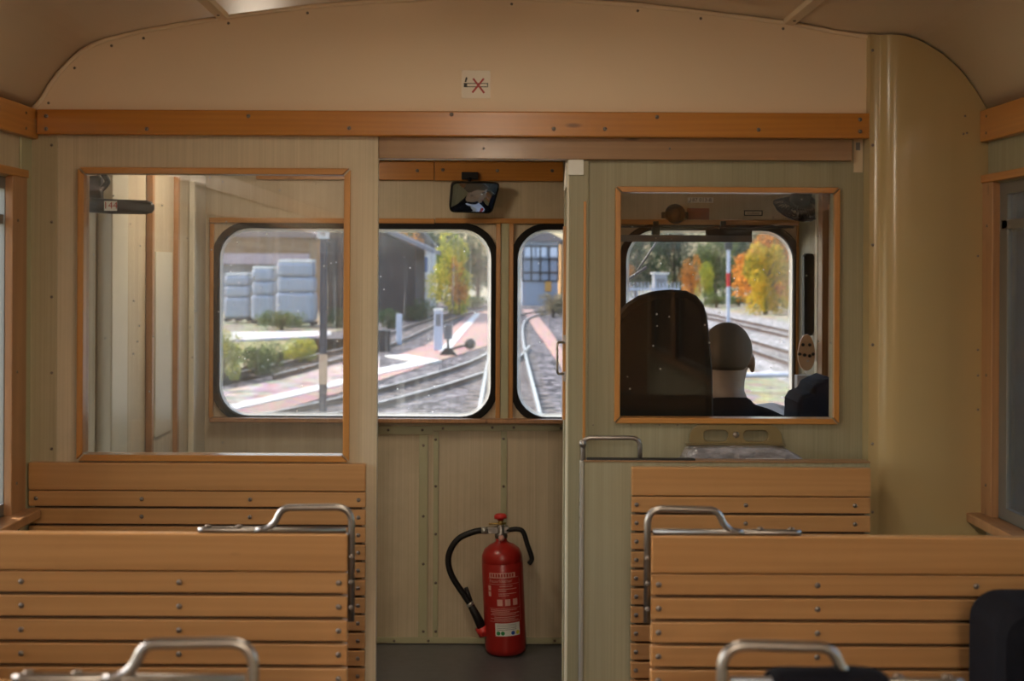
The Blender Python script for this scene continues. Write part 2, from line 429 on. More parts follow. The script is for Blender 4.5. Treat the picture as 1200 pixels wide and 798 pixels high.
# ceiling: a bent shell
def shell(prof, t, y0, y1):
    out = []
    n = len(prof)
    for i, p in enumerate(prof):
        a = Vector(prof[max(i - 1, 0)]); b = Vector(prof[min(i + 1, n - 1)]); d = (b - a).normalized(); nn = Vector((-d.y, d.x))
        out.append((p[0] + nn.x * t, p[1] + nn.y * t))
    b = MB()
    vs_ = [(p[0], y, p[1]) for y in (y0, y1) for p in prof] + [(p[0], y, p[1]) for y in (y0, y1) for p in out]
    fs = []
    for i in range(n - 1):
        fs += [(i, i + 1, n + i + 1, n + i), (2 * n + i, 3 * n + i, 3 * n + i + 1, 2 * n + i + 1), (i, 2 * n + i, 2 * n + i + 1, i + 1), (n + i, n + i + 1, 3 * n + i + 1, 3 * n + i)]
    fs += [(0, n, 3 * n, 2 * n), (n - 1, 3 * n - 1, 4 * n - 1, 2 * n - 1)]
    b.add(vs_, fs, True); return b
cb = shell(PROF, 0.04, YB, DF + 0.05)
ceiling = struct(cb.build('ceiling', M['ceil']))
ceiling.data.polygons.foreach_set('use_smooth', [True] * len(ceiling.data.polygons))
for px, py in ((262, 17.5), (924, 24)):           # lengthwise cover battens under the ceiling
    p = P(px, py, D1); b = MB().box(p.x - 0.014, p.x + 0.014, YB, D1 - 0.01, p.z - 0.012, p.z + 0.004)
    o = b.build('cover_batten', M['ceil'], ceiling, bevel=0.002)
    for k in range(4): screw(o, p.x, D1 - 0.06 - 0.28 * k, p.z - 0.012, 0.004, face='+z').rotation_euler = (R(180), 0, 0)

# side walls with window openings
ZS, ZT = ZP(591, D1, 35), ZP(212, D1, 35)         # sill and head of the side windows
WY = [(YB + 0.25, -2.05), (-1.93, -0.45), (-0.33, 1.25), (1.37, 3.04)]
def side_wall(x, sgn, wins, name, zt, zs):
    b = MB(); t = 0.05
    xa, xb = (x, x + sgn * t)
    b.box(xa, xb, YB, DF + .05, 0, zs); b.box(xa, xb, YB, DF + .05, zt, ZC + 0.02)
    ys = [YB] + [v for w in wins for v in w] + [DF + .05]
    for i in range(0, len(ys), 2):
        b.box(xa, xb, ys[i], ys[i + 1], zs, zt)
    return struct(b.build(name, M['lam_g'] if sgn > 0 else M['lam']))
CABL = (3.30, 3.62); CABR = (3.45, 4.40)
wl = side_wall(XL, -1, WY + [CABL], 'wall_left', ZT, ZS)
wr = side_wall(XR, 1, WY + [CABR], 'wall_right', ZT, ZS)
wn_i = [0]
def side_window(x, sgn, y0, y1, z0, z1, vis=False):
    """wooden frame round the opening, aluminium sash, pane, sill (sgn points out of the car)"""
    wn_i[0] += 1
    i = -sgn
    oy0, oy1 = y0 + 0.001, y1 - 0.001
    if vis: y1 = 2.957 if sgn < 0 else 2.998
    b = MB(); w = 0.09 if vis else 0.05
    b.box(x + i * 0.014, x - i * 0.03, y0 - w + 0.0, y0, z0 - 0.01, z1 + 0.004)
    b.box(x + i * 0.014, x - i * 0.03, y1, y1 + w, z0 - 0.01, z1 + 0.004)
    b.cur = 1
    b.box(x + i * 0.018, x - i * 0.03, y0 - w, y1 + w, z1 + 0.003, z1 + 0.022)
    fr = struct(b.build('window_%d' % wn_i[0], [M['jamb'], M['beam_y']], bevel=0.002))
    s = MB(); s.box(x + i * 0.05, x - i * 0.045, y0 - w, y1 + w + 0.002, z0 - 0.022, z0); s.build('window_sill', M['jamb'], fr, bevel=0.003)
    a = MB(); xx = x - i * (0.004 if vis else 0.02); si = 2.955 if vis else oy1 - .028
    a.ring([(oy0, z0), (oy1, z0), (oy1, z1), (oy0, z1)], [(oy0 + .028, z0 + .028), (si, z0 + .028), (si, z1 - .028), (oy0 + .028, z1 - .028)], xx, xx + sgn * 0.016, 'x')
    a.box(xx, xx + sgn * 0.02, y0 + 0.01, y1 - 0.01, z0 + (z1 - z0) * 0.86, z0 + (z1 - z0) * 0.86 + 0.022)
    a.build('window_sash', M['sash'], fr, bevel=0.001)
    g = MB().box(xx + sgn * 0.006, xx + sgn * 0.009, y0 + .02, y1 - .02, z0 + .02, z1 - .02)
    g.build('window_pane', M['pane_side'], fr)
    if vis:
        for yy in (y1 + 0.03,):
            for zz in (z0 + 0.07, z0 + 0.33, z1 - 0.1): screw(fr, x + i * 0.014, yy, zz, 0.004, face='+x' if i > 0 else '-x')
    return fr
for k, (a, b_) in enumerate(WY):
    side_window(XL, -1, a, b_, ZS, ZT, k == 3)
    side_window(XR, 1, a, b_, ZS, ZT, k == 3)
side_window(XR, 1, *CABR, ZS + 0.02, ZT)
g = struct(MB().box(XL - 0.02, XL - 0.024, CABL[0], CABL[1], ZS, ZT).build('window_20', M['pane_side']))
# side beams above the windows
for x, sg, n, sx in ((XL, 1, 'trim_1', 41), (XR, -1, 'trim_2', 1147)):
    z1_, z0_ = ZP(128.5 if sg > 0 else 132.5, D1, sx), ZP(163.5 if sg > 0 else 169, D1, sx)
    o = struct(MB().box(x, x + sg * 0.022, YB, D1 - (0.044 if sg < 0 else 0.002), z0_, z1_).build(n, M['beam_y'], bevel=0.003))
    for k in range(4):
        for zz in (z0_ + 0.018, z1_ - 0.018): screw(o, x + sg * 0.022, D1 - 0.085 - 0.36 * k, zz, 0.0035, face='+x' if sg > 0 else '-x')
# side wall cover post by the left corner and wall panel seam
o = struct(MB().box(XL, XL + 0.006, 3.03, D1, 0.0, ZP(163, D1)).build('trim_3', M['strip'], bevel=0.002))

# back wall of the saloon with a doorway-like glazed middle
b = MB(); b.prism([(XL, 0), (XR, 0), (XR, ZC)] + [(x, z) for x, z in reversed(PROF)] [1:-1] + [(XL, ZC)], YB - 0.03, YB)
struct(b.build('wall_back', M['rail_w']))

# ------------------------------------------------------------------ partition between saloon and cab
part = MB()
prof_in = [(x, z) for x, z in PROF]
zb = ZP(130, D1)
up = MB(); up.prism([(XL, zb - 0.02)] + [(p[0], p[1]) for p in prof_in] + [(XR, zb - 0.02)], D1, D1 + 0.03)
upper = struct(up.build('wall_front_upper', M['upper']))
upper.data.polygons.foreach_set('use_smooth', [False] * len(upper.data.polygons))
# arc cover strip where header panel meets the ceiling
ap = [(x, z) for x, z in PROF]
pts = [Vector((x * (1 - 0.004) , D1 - 0.004, z - 0.006)) for x, z in ap]
arc = struct(MB().tube(pts, 0.0055, 8).build('trim_4', M['upper']))
for k in (2, 5, 8, 9, 11, 12, 15, 17, 18, 19, 22, 24, 26):
    x, z = ap[k]; screw(arc, x * 0.985, D1, z - 0.02, 0.0035)
# left panel with its window opening
lf = MB()
PLx0, PLx1 = XL, XP(442, D1)
zt_, zb_ = ZP(158, D1), 0.0
ox0, ox1, oz0, oz1 = XP(99, D1), XP(404.5, D1), ZP(533, D1, 250), ZP(204.5, D1, 250)
lf.box(PLx0, ox0, D1, D1 + .03, zb_, zt_); lf.box(ox1, PLx1, D1, D1 + .03, zb_, zt_)
lf.box(ox0, ox1, D1, D1 + .03, zb_, oz0); lf.box(ox0, ox1, D1, D1 + .03, oz1, zt_)
pl = struct(lf.build('wall_front_left', M['lam']))
cs = MB(); cs.box(XL + 0.001, XP(67, D1), D1 - 0.004, D1, 0.0, ZP(158.5, D1)); cso = cs.build('cover_strip', laminate('corner_strip_laminate', (0.36, 0.30, 0.19, 1), (0.46, 0.385, 0.25, 1), (0.27, 0.22, 0.13, 1)), pl, bevel=0.001)
for yy in (170, 260, 348, 437, 526, 618, 700): p = P(60.5, yy, D1 - 0.004); screw(cso, p.x, p.y, p.z, 0.0038)
def bead_frame(idx, x0, y0, x1, y1, d, w, label, pane=True, depth=0.014):
    """mitred oak bead round an opening with its pane"""
    xm, ym = (x0 + x1) / 2, (y0 + y1) / 2
    X0, X1, Z0, Z1 = XP(x0, d, ym), XP(x1, d, ym), ZP(y1, d, xm), ZP(y0, d, xm)
    w = w * d / F
    b = MB()
    O = [(X0, Z0), (X1, Z0), (X1, Z1), (X0, Z1)]; I = [(X0 + w, Z0 + w), (X1 - w, Z0 + w), (X1 - w, Z1 - w), (X0 + w, Z1 - w)]
    for k in range(4):
        j = (k + 1) % 4; b.cur = k % 2
        e = 0.0006
        q = [O[k], O[j], I[j], I[k]]; cx_ = sum(p[0] for p in q) / 4; cz_ = sum(p[1] for p in q) / 4
        q = [(p[0] + (cx_ - p[0]) * e / 0.05, p[1] + (cz_ - p[1]) * 0.01) for p in q]
        b.prism(q, d - depth, d + 0.032)
    fr = struct(b.build('window_%d' % idx, [M['frame'], M['frame_z']], bevel=0.0015), label)
    g = MB().box(X0 + w * .8, X1 - w * .8, d + 0.008, d + 0.012, Z0 + w * .8, Z1 - w * .8)
    c = ((X0 + X1) / 2, d + 0.01, (Z0 + Z1) / 2)
    g.build('window_pane', M['pane_left' if idx == 10 else 'pane'], fr)
    return fr, (X0, X1, Z0, Z1)
w1, _ = bead_frame(10, 92, 197, 410.5, 540, D1, 7.5, 'oak-framed window of the left partition panel')
# doorway edge, right panel (recessed behind the sliding rail)
DR = D1 + 0.025
rp = MB()
rx0, rx1 = XP(687.5, DR), XP(1016.5, DR)
qx0, qx1, qz0, qz1 = XP(727, DR), XP(975.5, DR), ZP(490, DR, 850), ZP(225.5, DR, 850)
zt2 = ZP(160, DR)
rp.box(rx0, qx0, DR, DR + .03, 0, zt2); rp.box(qx1, rx1, DR, DR + .03, 0, zt2)
rp.box(qx0, qx1, DR, DR + .03, 0, qz0); rp.box(qx0, qx1, DR, DR + .03, qz1, zt2)
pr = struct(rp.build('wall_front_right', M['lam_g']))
al = MB(); al.pbox(1012.5, 163, 1016, 541, DR - 0.004, 0.004); al.build('edge_strip', M['alu'], pr, bevel=0.0008)
for xx in (695, 739, 773, 794): p = P(xx, 498, DR); screw(pr, p.x, p.y, p.z, 0.002)
w2, _ = bead_frame(11, 720, 219.5, 982.5, 496, DR, 6.5, 'oak-framed window of the right partition panel in front of the driver')
# doorway post on the right
po = MB()
po.pbox(665.5, 188, 688.5, 900, D1 + 0.012, 0.04)
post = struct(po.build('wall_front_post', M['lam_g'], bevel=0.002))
MB().pbox(666, 187, 684, 205, D1 + 0.006, 0.006).build('patch', M['white'], post, bevel=0.001)
MB().pbox(683.4, 236, 686.4, 541, D1 + 0.004, 0.008).build('oak_bead', M['frame_z'], post, bevel=0.001)
MB().pbox(663.2, 190, 666.0, 900, D1 + 0.02, 0.03).build('edge_strip', M['cream_w'], post, bevel=0.001)
# right column of cream enamel (fills the corner between panel and side wall)
zc0 = 0.0
prof_c = [(x, z) for x, z in PROF if x > XP(1022, D1)]
XC0 = XP(1018, D1 - 0.03)
cm = MB()
def zprof(x):
    for (xa, za), (xb, zb2) in zip(PROF, PROF[1:]):
        if xa <= x <= xb: return za + (zb2 - za) * (x - xa) / (xb - xa)
    return PROF[-1][1]
sec = [(XC0, D1 - 0.030), (XC0 + 0.022, D1 - 0.030), (XC0 + 0.026, D1 - 0.034), (XC0 + 0.030, D1 - 0.042), (XC0 + 0.040, D1 - 0.050), (XC0 + 0.055, D1 - 0.055), (XC0 + 0.08, D1 - 0.057), (XC0 + 0.13, D1 - 0.056), (XC0 + 0.18, D1 - 0.053), (XC0 + 0.22, D1 - 0.048), (XR - 0.012, D1 - 0.042), (XR, D1 - 0.040)]
sec2 = []
for (xa, ya), (xb, yb_) in zip(sec, sec[1:]):
    k = max(1, int((xb - xa) / 0.012))
    for j in range(k): sec2.append((xa + (xb - xa) * j / k, ya + (yb_ - ya) * j / k))
sec2.append(sec[-1])
vs_ = []; n = len(sec2)
for x, y in sec2: vs_.append((x, y, 0))
for x, y in sec2: vs_.append((x, y, zprof(x) - 0.004))
for x, y in sec2: vs_.append((x, D1 + 0.02, 0))
for x, y in sec2: vs_.append((x, D1 + 0.02, zprof(x) - 0.004))
fs = []
for i in range(n - 1):
    fs += [(i, i + 1, n + i + 1, n + i), (n + i, n + i + 1, 3 * n + i + 1, 3 * n + i), (2 * n + i, 3 * n + i, 3 * n + i + 1, 2 * n + i + 1)]
fs += [(0, n, 3 * n, 2 * n), (n - 1, 3 * n - 1, 4 * n - 1, 2 * n - 1)]
cm.add(vs_, fs, True)
col = struct(cm.build('wall_front_corner', M['cream']), 'glossy cream enamelled corner casing right of the driver partition')
md = col.modifiers.new('e', 'EDGE_SPLIT'); md.split_angle = R(50)
for yy in (59, 170, 287, 404, 520, 600): p = P(1022.5, yy, D1 - 0.03); screw(col, p.x, p.y, p.z, 0.0038)
for xx, yy in ((1131, 136), (1133, 156), (1129, 157), (1146, 300), (1146, 440), (1146, 480), (1146, 410)): p = P(xx, yy, D1 - 0.048); screw(col, p.x, p.y, p.z, 0.003)
# the long oak beam and the sliding rail under it
bm_ = MB(); bm_.pbox(43, 128.2, 1019, 160.4, D1 - 0.026, 0.026)
x0_, x1_ = XP(41.5, D1 - .026), XP(1019.5, D1 - .026)
beam = MB(); beam.box(x0_, x1_, D1 - 0.026, D1, ZP(160, D1 - .026), ZP(130.5, D1 - .026))
bo = struct(beam.build('trim_5', M['beam'], bevel=0.003), 'long varnished oak beam across the partition')
for xx, yy in ((54, 136), (54, 151), (172, 151), (291, 136), (409, 150), (529, 134), (649, 151), (770, 137), (889, 152), (1008, 140), (1008, 154), (709, 151)):
    p = P(xx, yy, D1 - 0.026); screw(bo, p.x, p.y, p.z, 0.005)
rl = MB(); rl.pbox(443.5, 160, 999, 187, D1 + 0.004, 0.022)
ro = struct(rl.build('trim_6', M['rail_w'], bevel=0.002), 'brown oak sliding rail over the doorway')
for xx in (567, 785): p = P(xx, 174, D1 + 0.004); screw(ro, p.x, p.y, p.z, 0.003)
lb = MB(); lb.pbox(1000.5, 163, 1011, 202, DR - 0.002, 0.002); lb.cur = 1; lb.pbox(1003, 167, 1008, 176, DR - 0.0025, 0.0006)
tag(lb.build('sticker', [M['sticker'], M['visor']]), 'small pale paper sticker at the right end of the brown sliding rail', 'sticker')
# sliding door leaf pushed to the right, its grip showing
dl = MB(); dl.pbox(660.3, 200, 682, 900, 3.17, 0.03)
dleaf = struct(dl.build('door_1', M['lam_g'], bevel=0.001), 'edge of the open sliding cab door')
MB().pbox(660.0, 265, 663.2, 492, 3.164, 0.036).build('edge_bead', M['frame_z'], dleaf, bevel=0.001)
q = [P(662, 401, 3.16), P(653, 401, 3.12), P(653, 438, 3.12), P(662, 438, 3.16)]
MB().tube(fillet(q, 0.012), 0.0032, 8).build('door_handle', M['steel'], dleaf)
MB().pbox(660.5, 393, 664, 402, 3.150, 0.014).build('handle_plate', M['steel'], dleaf, bevel=0.001)
MB().pbox(660.5, 436, 664, 447, 3.150, 0.014).build('handle_plate', M['steel'], dleaf, bevel=0.001)
b = MB(); b.prism([(XP(662, 3.155), ZP(188, 3.155)), (XP(670, 3.155), ZP(188, 3.155)), (XP(670, 3.155), ZP(204, 3.155)), (XP(660, 3.155), ZP(224, 3.155)), (XP(660, 3.155), ZP(214, 3.155))], 3.150, 3.158)
b.build('door_guide', M['alu'], dleaf)

# ------------------------------------------------------------------ windscreen wall
fw = MB()
ZH = ZC + 0.02
FX = [(256.5, 575.5), (606, 702), (733, 929.5)]
WZ1, WZ0 = ZP(268.5, DF, 575), ZP(489, DF, 575)
FXm = [(XP(a, DF, 380), XP(b_, DF, 380)) for a, b_ in FX]
fz = [(0, 0), (0, 0), (0, 0)]
cells = [XL, (FXm[0][1] + FXm[1][0]) / 2, (FXm[1][1] + FXm[2][0]) / 2, XR]
r_ = 0.115
for (a, b_), cl, cr in zip(FXm, cells, cells[1:]):
    inn = rr(a, WZ0, b_, WZ1, r_ if b_ - a > 0.35 else 0.115, 8)
    n4 = 9
    out = []
    cor = [(cr, WZ1 + 0.06), (cl, WZ1 + 0.06), (cl, WZ0 - 0.06), (cr, WZ0 - 0.06)]
    for ci in range(4):
        for k in range(n4):
            p = inn[ci * n4 + k]; c = cor[ci]
            out.append(c)
    # faces: fan from each corner
    b = fw
    nn = len(inn)
    vs_ = [(p[0], DF, p[1]) for p in inn] + [(p[0], DF + .05, p[1]) for p in inn] + [(c[0], DF, c[1]) for c in cor] + [(c[0], DF + .05, c[1]) for c in cor]
    fs = []
    for i in range(nn):
        j = (i + 1) % nn
        fs.append((i, j, nn + j, nn + i))
        ci, cj = i // n4, j // n4
        if ci == cj:
            fs.append((i, j, 2 * nn + ci)); fs.append((nn + i, nn + j, 2 * nn + 4 + ci))
        else:
            fs.append((i, j, 2 * nn + cj, 2 * nn + ci)); fs.append((nn + i, nn + j, 2 * nn + 4 + cj, 2 * nn + 4 + ci))
    fw.add(vs_, fs)
fw.box(XL, XR, DF, DF + .05, 0, WZ0 - 0.06); 
fw.prism([(XL, WZ1 + 0.06), (XR, WZ1 + 0.06), (XR, ZC)] + [p for p in reversed(PROF)][1:-1] + [(XL, ZC)], DF, DF + .05)
fwall = struct(fw.build('wall_front', M['lam']))
fwall.data.polygons.foreach_set('use_smooth', [False] * len(fwall.data.polygons))
for k, (a, b_) in enumerate(FXm):
    cx_, cz_ = (a + b_) / 2, (WZ0 + WZ1) / 2
    g = MB()
    r0 = 0.115
    g.ring([(x, z) for x, z in rr(a - 0.026, WZ0 - 0.022, b_ + 0.026, WZ1 + 0.022, r0 + 0.02)], rr(a + 0.001, WZ0 + 0.001, b_ - 0.001, WZ1 - 0.001, r0), DF - 0.014, DF + 0.03)
    gk = struct(g.build('window_%d' % (12 + k), M['rubber'], bevel=0.004), 'windscreen rubber seal')
    gm = glass('windscreen_glass_%d' % k, 0.70, 0.04, 0.012 if k != 0 else 0.04, True, 0.55, 0.10 if k == 0 else 0.02, (b_ - a, WZ1 - WZ0))
    pn = MB().prism([(x, z) for x, z in rr(a - .003, WZ0 - .003, b_ + .003, WZ1 + .003, r0)], DF + 0.012, DF + 0.0125)
    pn.build('window_pane', gm, gk, origin=(cx_, DF + 0.012, cz_))
# oak beads of the windscreen wall
tr = MB()
def ztrim(mb, x0, x1, y0, y1, t=0.016): mb.pbox(x0, y0, x1, y1, DF - t, t)
tr.cur = 0; ztrim(tr, 245, 509, 255.5, 261.5); ztrim(tr, 510, 700, 256, 262); ztrim(tr, 700, 943, 257.5, 263.5)
tr.cur = 1; ztrim(tr, 245, 250, 262, 490); ztrim(tr, 581, 586.5, 262, 491); ztrim(tr, 596.2, 601.5, 262, 491); ztrim(tr, 933, 941.5, 264, 496)
tb = struct(tr.build('trim_7', [M['frame'], M['frame_z']], bevel=0.002))
t2 = MB(); ztrim(t2, 587, 595.8, 262, 491, 0.012); struct(t2.build('trim_8', M['strip'], bevel=0.001))
t3 = MB(); t3.pbox(245, 491.5, 940, 496.5, DF - 0.05, 0.05); struct(t3.build('trim_9', M['jamb'], bevel=0.003))
# boards high on the windscreen wall
t4 = MB(); ztrim(t4, 300, 508.5, 188.5, 210.5, 0.02); ztrim(t4, 509.5, 660, 189, 212, 0.02)
t4o = struct(t4.build('trim_10', M['beam'], bevel=0.002))
for xx, yy in ((489, 200), (519, 199), (583, 200), (647, 200)): p = P(xx, yy, DF - .02); screw(t4o, p.x, p.y, p.z, 0.007)
t5 = MB(); t5.pbox(300, 182.5, 690, 187.5, DF - 0.06, 0.06); struct(t5.build('trim_11', M['cream_w'], bevel=0.001))
# lower panelling strips
low = MB()
def st(x0, y0, x1, y1, scr, t=0.008):
    o = MB().pbox(x0, y0, x1, y1, DF - t, t).build('cover_strip', M['strip'], fwall, bevel=0.001)
    for a, b_ in scr: p = P(a, b_, DF - t); screw(o, p.x, p.y, p.z, 0.0055)
st(430, 499.5, 507, 509, [(495, 504), (455, 504)]); st(507.5, 498.5, 588.5, 505, [(519, 502), (577, 501)]); st(589, 498.5, 668, 505, [(602, 501), (657, 502)])
st(490.5, 509.5, 501, 747, [(496, 522), (496, 605), (496, 661), (496, 740)], 0.007)
st(507.5, 505.5, 513.5, 747, [(510.5, 515), (510.5, 570), (510.5, 626), (510.5, 683), (510.5, 740)], 0.006)
st(586.5, 505.5, 593.5, 747, [(590, 514), (590, 570), (590, 640)], 0.006)
bs = MB().pbox(430, 747.5, 668, 754, DF - 0.01, 0.01); bso = struct(bs.build('baseboard_front', M['strip'], bevel=0.001))
for a in (462, 502, 650): p = P(a, 751, DF - .01); screw(bso, p.x, p.y, p.z, 0.0055)

# ------------------------------------------------------------------ cab left side: folding entrance door
fd = MB()
ys = [3.80, 4.07, 4.40, 4.64]
leafx = [XL + 0.02, XL + 0.05, XL + 0.02, XL + 0.045]
door = struct(MB().box(XL + 0.001, XL + 0.045, 3.63, 3.79, 0, 1.78).build('door_2', M['cream_w'], bevel=0.004), 'folding entrance door on the left of the cab')
for k in range(3):
    b = MB(); b.box(XL + 0.008, XL + 0.03 + 0.006 * (k % 2), ys[k] + 0.006, ys[k + 1] - 0.006, 0.02, 1.78)
    lo = b.build('door_leaf', M['lam'], door, origin=None, bevel=0.004); 
    h = MB(); h.box(XL + 0.031, XL + 0.052, ys[k + 1] - 0.035, ys[k + 1] - 0.008, 0.02, 1.76); h.build('edge_profile', M['cream_w'] if k == 2 else M['jamb'], lo, bevel=0.003)
fp = MB(); fp.box(XL + 0.031, XL + 0.041, 4.12, 4.33, 0.90, 1.50); fp.build('painted_reflection', M['cream_w'], door, bevel=0.002)  # bright window reflection painted onto the door as a pale panel
struct(MB().box(XL + 0.001, XL + 0.02, 4.66, DF - 0.02, 0, 1.80).build('trim_12', M['cream_w'], bevel=0.002))
# air cylinder of the folding door, high in the corner
cy_ = thing('door_cylinder', 'black horizontal door cylinder with a small label behind the left pane', 'door mechanism', P(140, 243, 3.45))
o0 = cy_.location
b = MB(); b.tube([P(103, 240, 3.44), P(130, 242, 3.45), P(172, 243, 3.46), P(178, 243, 3.462), P(181, 243, 3.464)], [0.020, 0.020, 0.019, 0.015, 0.006], 16)
b.build('cylinder', M['black'], cy_, origin=o0)
b = MB(); b.pbox(101, 206, 118, 238, 3.45, 0.03); b.build('bracket', M['blackm'], cy_, origin=o0, bevel=0.004)
b = MB(); b.tube(smooth_path([P(121, 204, 3.45), P(126, 213, 3.45), P(119, 222, 3.45)]), 0.008, 8); b.build('hose', M['black'], cy_, origin=o0)
b = MB(); b.pbox(122, 235.5, 137, 247, 3.424, 0.002); lab = b.build('label', M['white'], cy_, origin=o0)
p = P(129.5, 241, 3.423)
tv = text_geo('144', 0.026, lambda x, y: (p.x + x, p.y, p.z + y)); b = MB(); b.add(*tv); b.build('lettering', M['inkred'], lab, origin=o0).location = (0, 0, 0)

# ------------------------------------------------------------------ no-smoking sign
sg = thing('no_smoking_sign', 'small cream no-smoking sticker with a red cross on the header panel', 'sign', P(557.5, 99, D1 - 0.001))
o0 = sg.location
MB().pbox(541, 82.5, 574.5, 115, D1 - 0.0012, 0.001).build('sticker', M['sticker'], sg, origin=o0)
b = MB(); e = D1 - 0.0016
b.pbox(543.5, 97.3, 572, 98.3, e, .0003); b.pbox(543.5, 101.2, 572, 102.2, e, .0003); b.pbox(571, 97.3, 572, 102.2, e, .0003); b.pbox(543.5, 97.3, 547.5, 102.2, e, .0003)
b.prism([(P(*q, e).x, P(*q, e).z) for q in ((544.5, 96), (546.5, 96), (548, 91), (546, 90))], e, e + .0003)
b.build('cigarette', M['ink'], sg, origin=o0)
b = MB(); e = D1 - 0.0022
for A, Bp in (((554.5, 92), (567.5, 109)), ((567, 92), (553.5, 108.5))):
    a_, c_ = P(*A, e), P(*Bp, e); dd = (c_ - a_).normalized(); nn = Vector((-dd.z, 0, dd.x)) * 0.0023
    b.prism([((a_ + nn).x, (a_ + nn).z), ((c_ + nn).x, (c_ + nn).z), ((c_ - nn).x, (c_ - nn).z), ((a_ - nn).x, (a_ - nn).z)], e, e + .0003); e -= 0.0004
b.build('cross', M['inkred'], sg, origin=o0)

# ------------------------------------------------------------------ benches
ZTOP = 0.979
def bench(name, label, x0, x1, y, aisle, screws, handle=True, ztop=ZTOP, group='slatted wooden benches'):
    """rearward-facing slatted bench; y is the near face of its back; aisle = -1 aisle on the low-x end, +1 on the high-x end"""
    root = thing(name, label, 'bench', ((x0 + x1) / 2, y, 0), 0, group); o0 = root.location
    tp = MB().box(x0, x1, y - 0.002, y + 0.020, ztop - 0.066, ztop); top = tp.build('top_rail', M['slat'], root, origin=o0, bevel=0.003)
    bk = MB(); z = ztop - 0.0665; i = 0
    zs_ = []
    while z - 0.039 > 0.43:
        bk.box(x0, x1, y, y + 0.016, z - 0.0385, z - 0.0005 - 0.001); zs_.append(z - 0.020); z -= 0.0424
    bk.cur = 1; bk.box(x0 + 0.01, x1 - 0.01, y + 0.014, y + 0.020, z, ztop - 0.05)
    back = bk.build('backrest', [M['slat'], M['gap']], root, origin=o0, bevel=0.0025)
    for zz in zs_:
        if zz < 0.60 and y < 2.5: continue
        for xx in screws:
            screw(back, xx, y, zz, 0.0052).location = (xx - o0.x, y - o0.y, zz)
    st_ = MB()
    for k in range(9):
        yy = y - 0.01 - 0.045 * (k + 1); st_.box(x0 + 0.005, x1 - 0.005, yy, yy + 0.041, 0.405 + (0.008 if k > 6 else 0), 0.423)
    st_.build('seat', M['slat'], root, origin=o0, bevel=0.003)
    for xx in (x0 + 0.06, x1 - 0.09):
        lg = MB(); lg.box(xx, xx + 0.03, y - 0.40, y - 0.37, 0, 0.405); lg.box(xx, xx + 0.03, y - 0.04, y - 0.01, 0, 0.405); lg.box(xx, xx + 0.03, y - 0.40, y - 0.01, 0.375, 0.405)
        lg.build('leg', M['blackm'], root, origin=o0, bevel=0.003)
    if handle: grab(root, x1 if aisle > 0 else x0, y + 0.009, aisle, ztop, o0)
    return root
def grab(root, xe, y, s, ztop, o0):
    """steel grab rail: bar screwed along the top of the back, loop above it and an upright down the aisle end"""
    b = MB(); zt = ztop + 0.004
    xo = xe + s * 0.006
    b.tube([(xo - s * 0.272, y, zt), (xo - s * 0.262, y, zt + .001), (xo - s * 0.01, y, zt + .001)], 0.0058, 10)
    pth = fillet([(xo - s * 0.172, y, zt), (xo - s * 0.150, y, zt + 0.003), (xo - s * 0.136, y, zt + 0.014), (xo - s * 0.124, y, zt + 0.0405), (xo, y, zt + 0.043), (xo, y, zt - 0.16)], 0.03, 7)
    b.tube(pth, 0.0062, 12)
    o = b.build('grab_handle', M['steel'], root, origin=o0)
    for k, (dx, dz) in enumerate(((-0.255, 0.007), (-0.20, 0.007))): screw(o, xo + s * dx, y, zt + dz, 0.006, 'bolt', '+z').location = (xo + s * dx - o0.x, y - o0.y, zt + dz)
    for dz in (-0.045, -0.09, -0.135): screw(o, xo, y - 0.006, zt + dz, 0.005, 'bolt').location = (xo - o0.x, y - 0.006 - o0.y, zt + dz)
D2, D3 = 2.265, 1.44
X2L, X2R = XP(407, D2, 700), XP(763, D2, 700)
bench('bench', 'slatted wooden bench fixed to the left partition below the big window', XP(34, D1 - .022), XP(429.5, D1 - .022), D1 - 0.022, 1, [XP(a, D1 - .022) for a in (43, 167, 294, 421)], False)
bench('bench', 'nearer left slatted bench, its steel grab rail in front of the window bench', XL + 0.012, X2L, D2, 1, [XP(a, D2, 700) for a in (25, 210, 397)])
bench('bench', 'nearer right slatted bench, steel grab rail on its left end', X2R, XR - 0.012, D2, -1, [XP(a, D2, 700) for a in (772, 958, 1144)])
bench('bench', 'nearest left bench, only its curved steel grab rail shows at the bottom edge', XL + 0.012, -0.272, D3, 1, [])
bench('bench', 'nearest right bench, only its curved steel grab rail shows at the bottom edge', 0.270, XR - 0.012, D3, -1, [])
# bench in front of the driver's partition, on its laminate screen
DS = 2.97
sx0, sx1 = XP(684, DS, 600), XP(1019.5, DS, 600)
scr = MB(); scr.box(sx0, sx1, DS, DS + 0.03, 0, ZP(541.8, DS, 850))
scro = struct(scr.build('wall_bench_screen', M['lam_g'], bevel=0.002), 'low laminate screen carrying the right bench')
t = MB(); t.box(sx0, sx1, DS - 0.003, DS + 0.035, ZP(541.8, DS, 850), ZP(540, DS, 850)); t.build('edge_strip', M['rail_w'], scro, bevel=0.001)
t = MB(); t.box(sx0 - 0.008, sx0, DS - 0.004, DS + 0.032, 0, ZP(541.8, DS, 850)); t.build('edge_strip', M['alu'], scro, bevel=0.002)
DBR = DS - 0.024
bench('bench', 'slatted wooden bench against the low screen below the driver window', XP(740, DBR, 600), XP(1020.5, DBR, 600), DBR, -1, [XP(a, DBR, 600) for a in (746, 874, 1002)], False, ztop=ZP(548, DBR, 880))
b = MB(); yh = DS + 0.012
pth = fillet([P(750, 541, yh), P(750, 513, yh), P(683, 513, yh), P(683, 612, yh)], 0.022, 6)
b.tube(pth, 0.0055, 12)
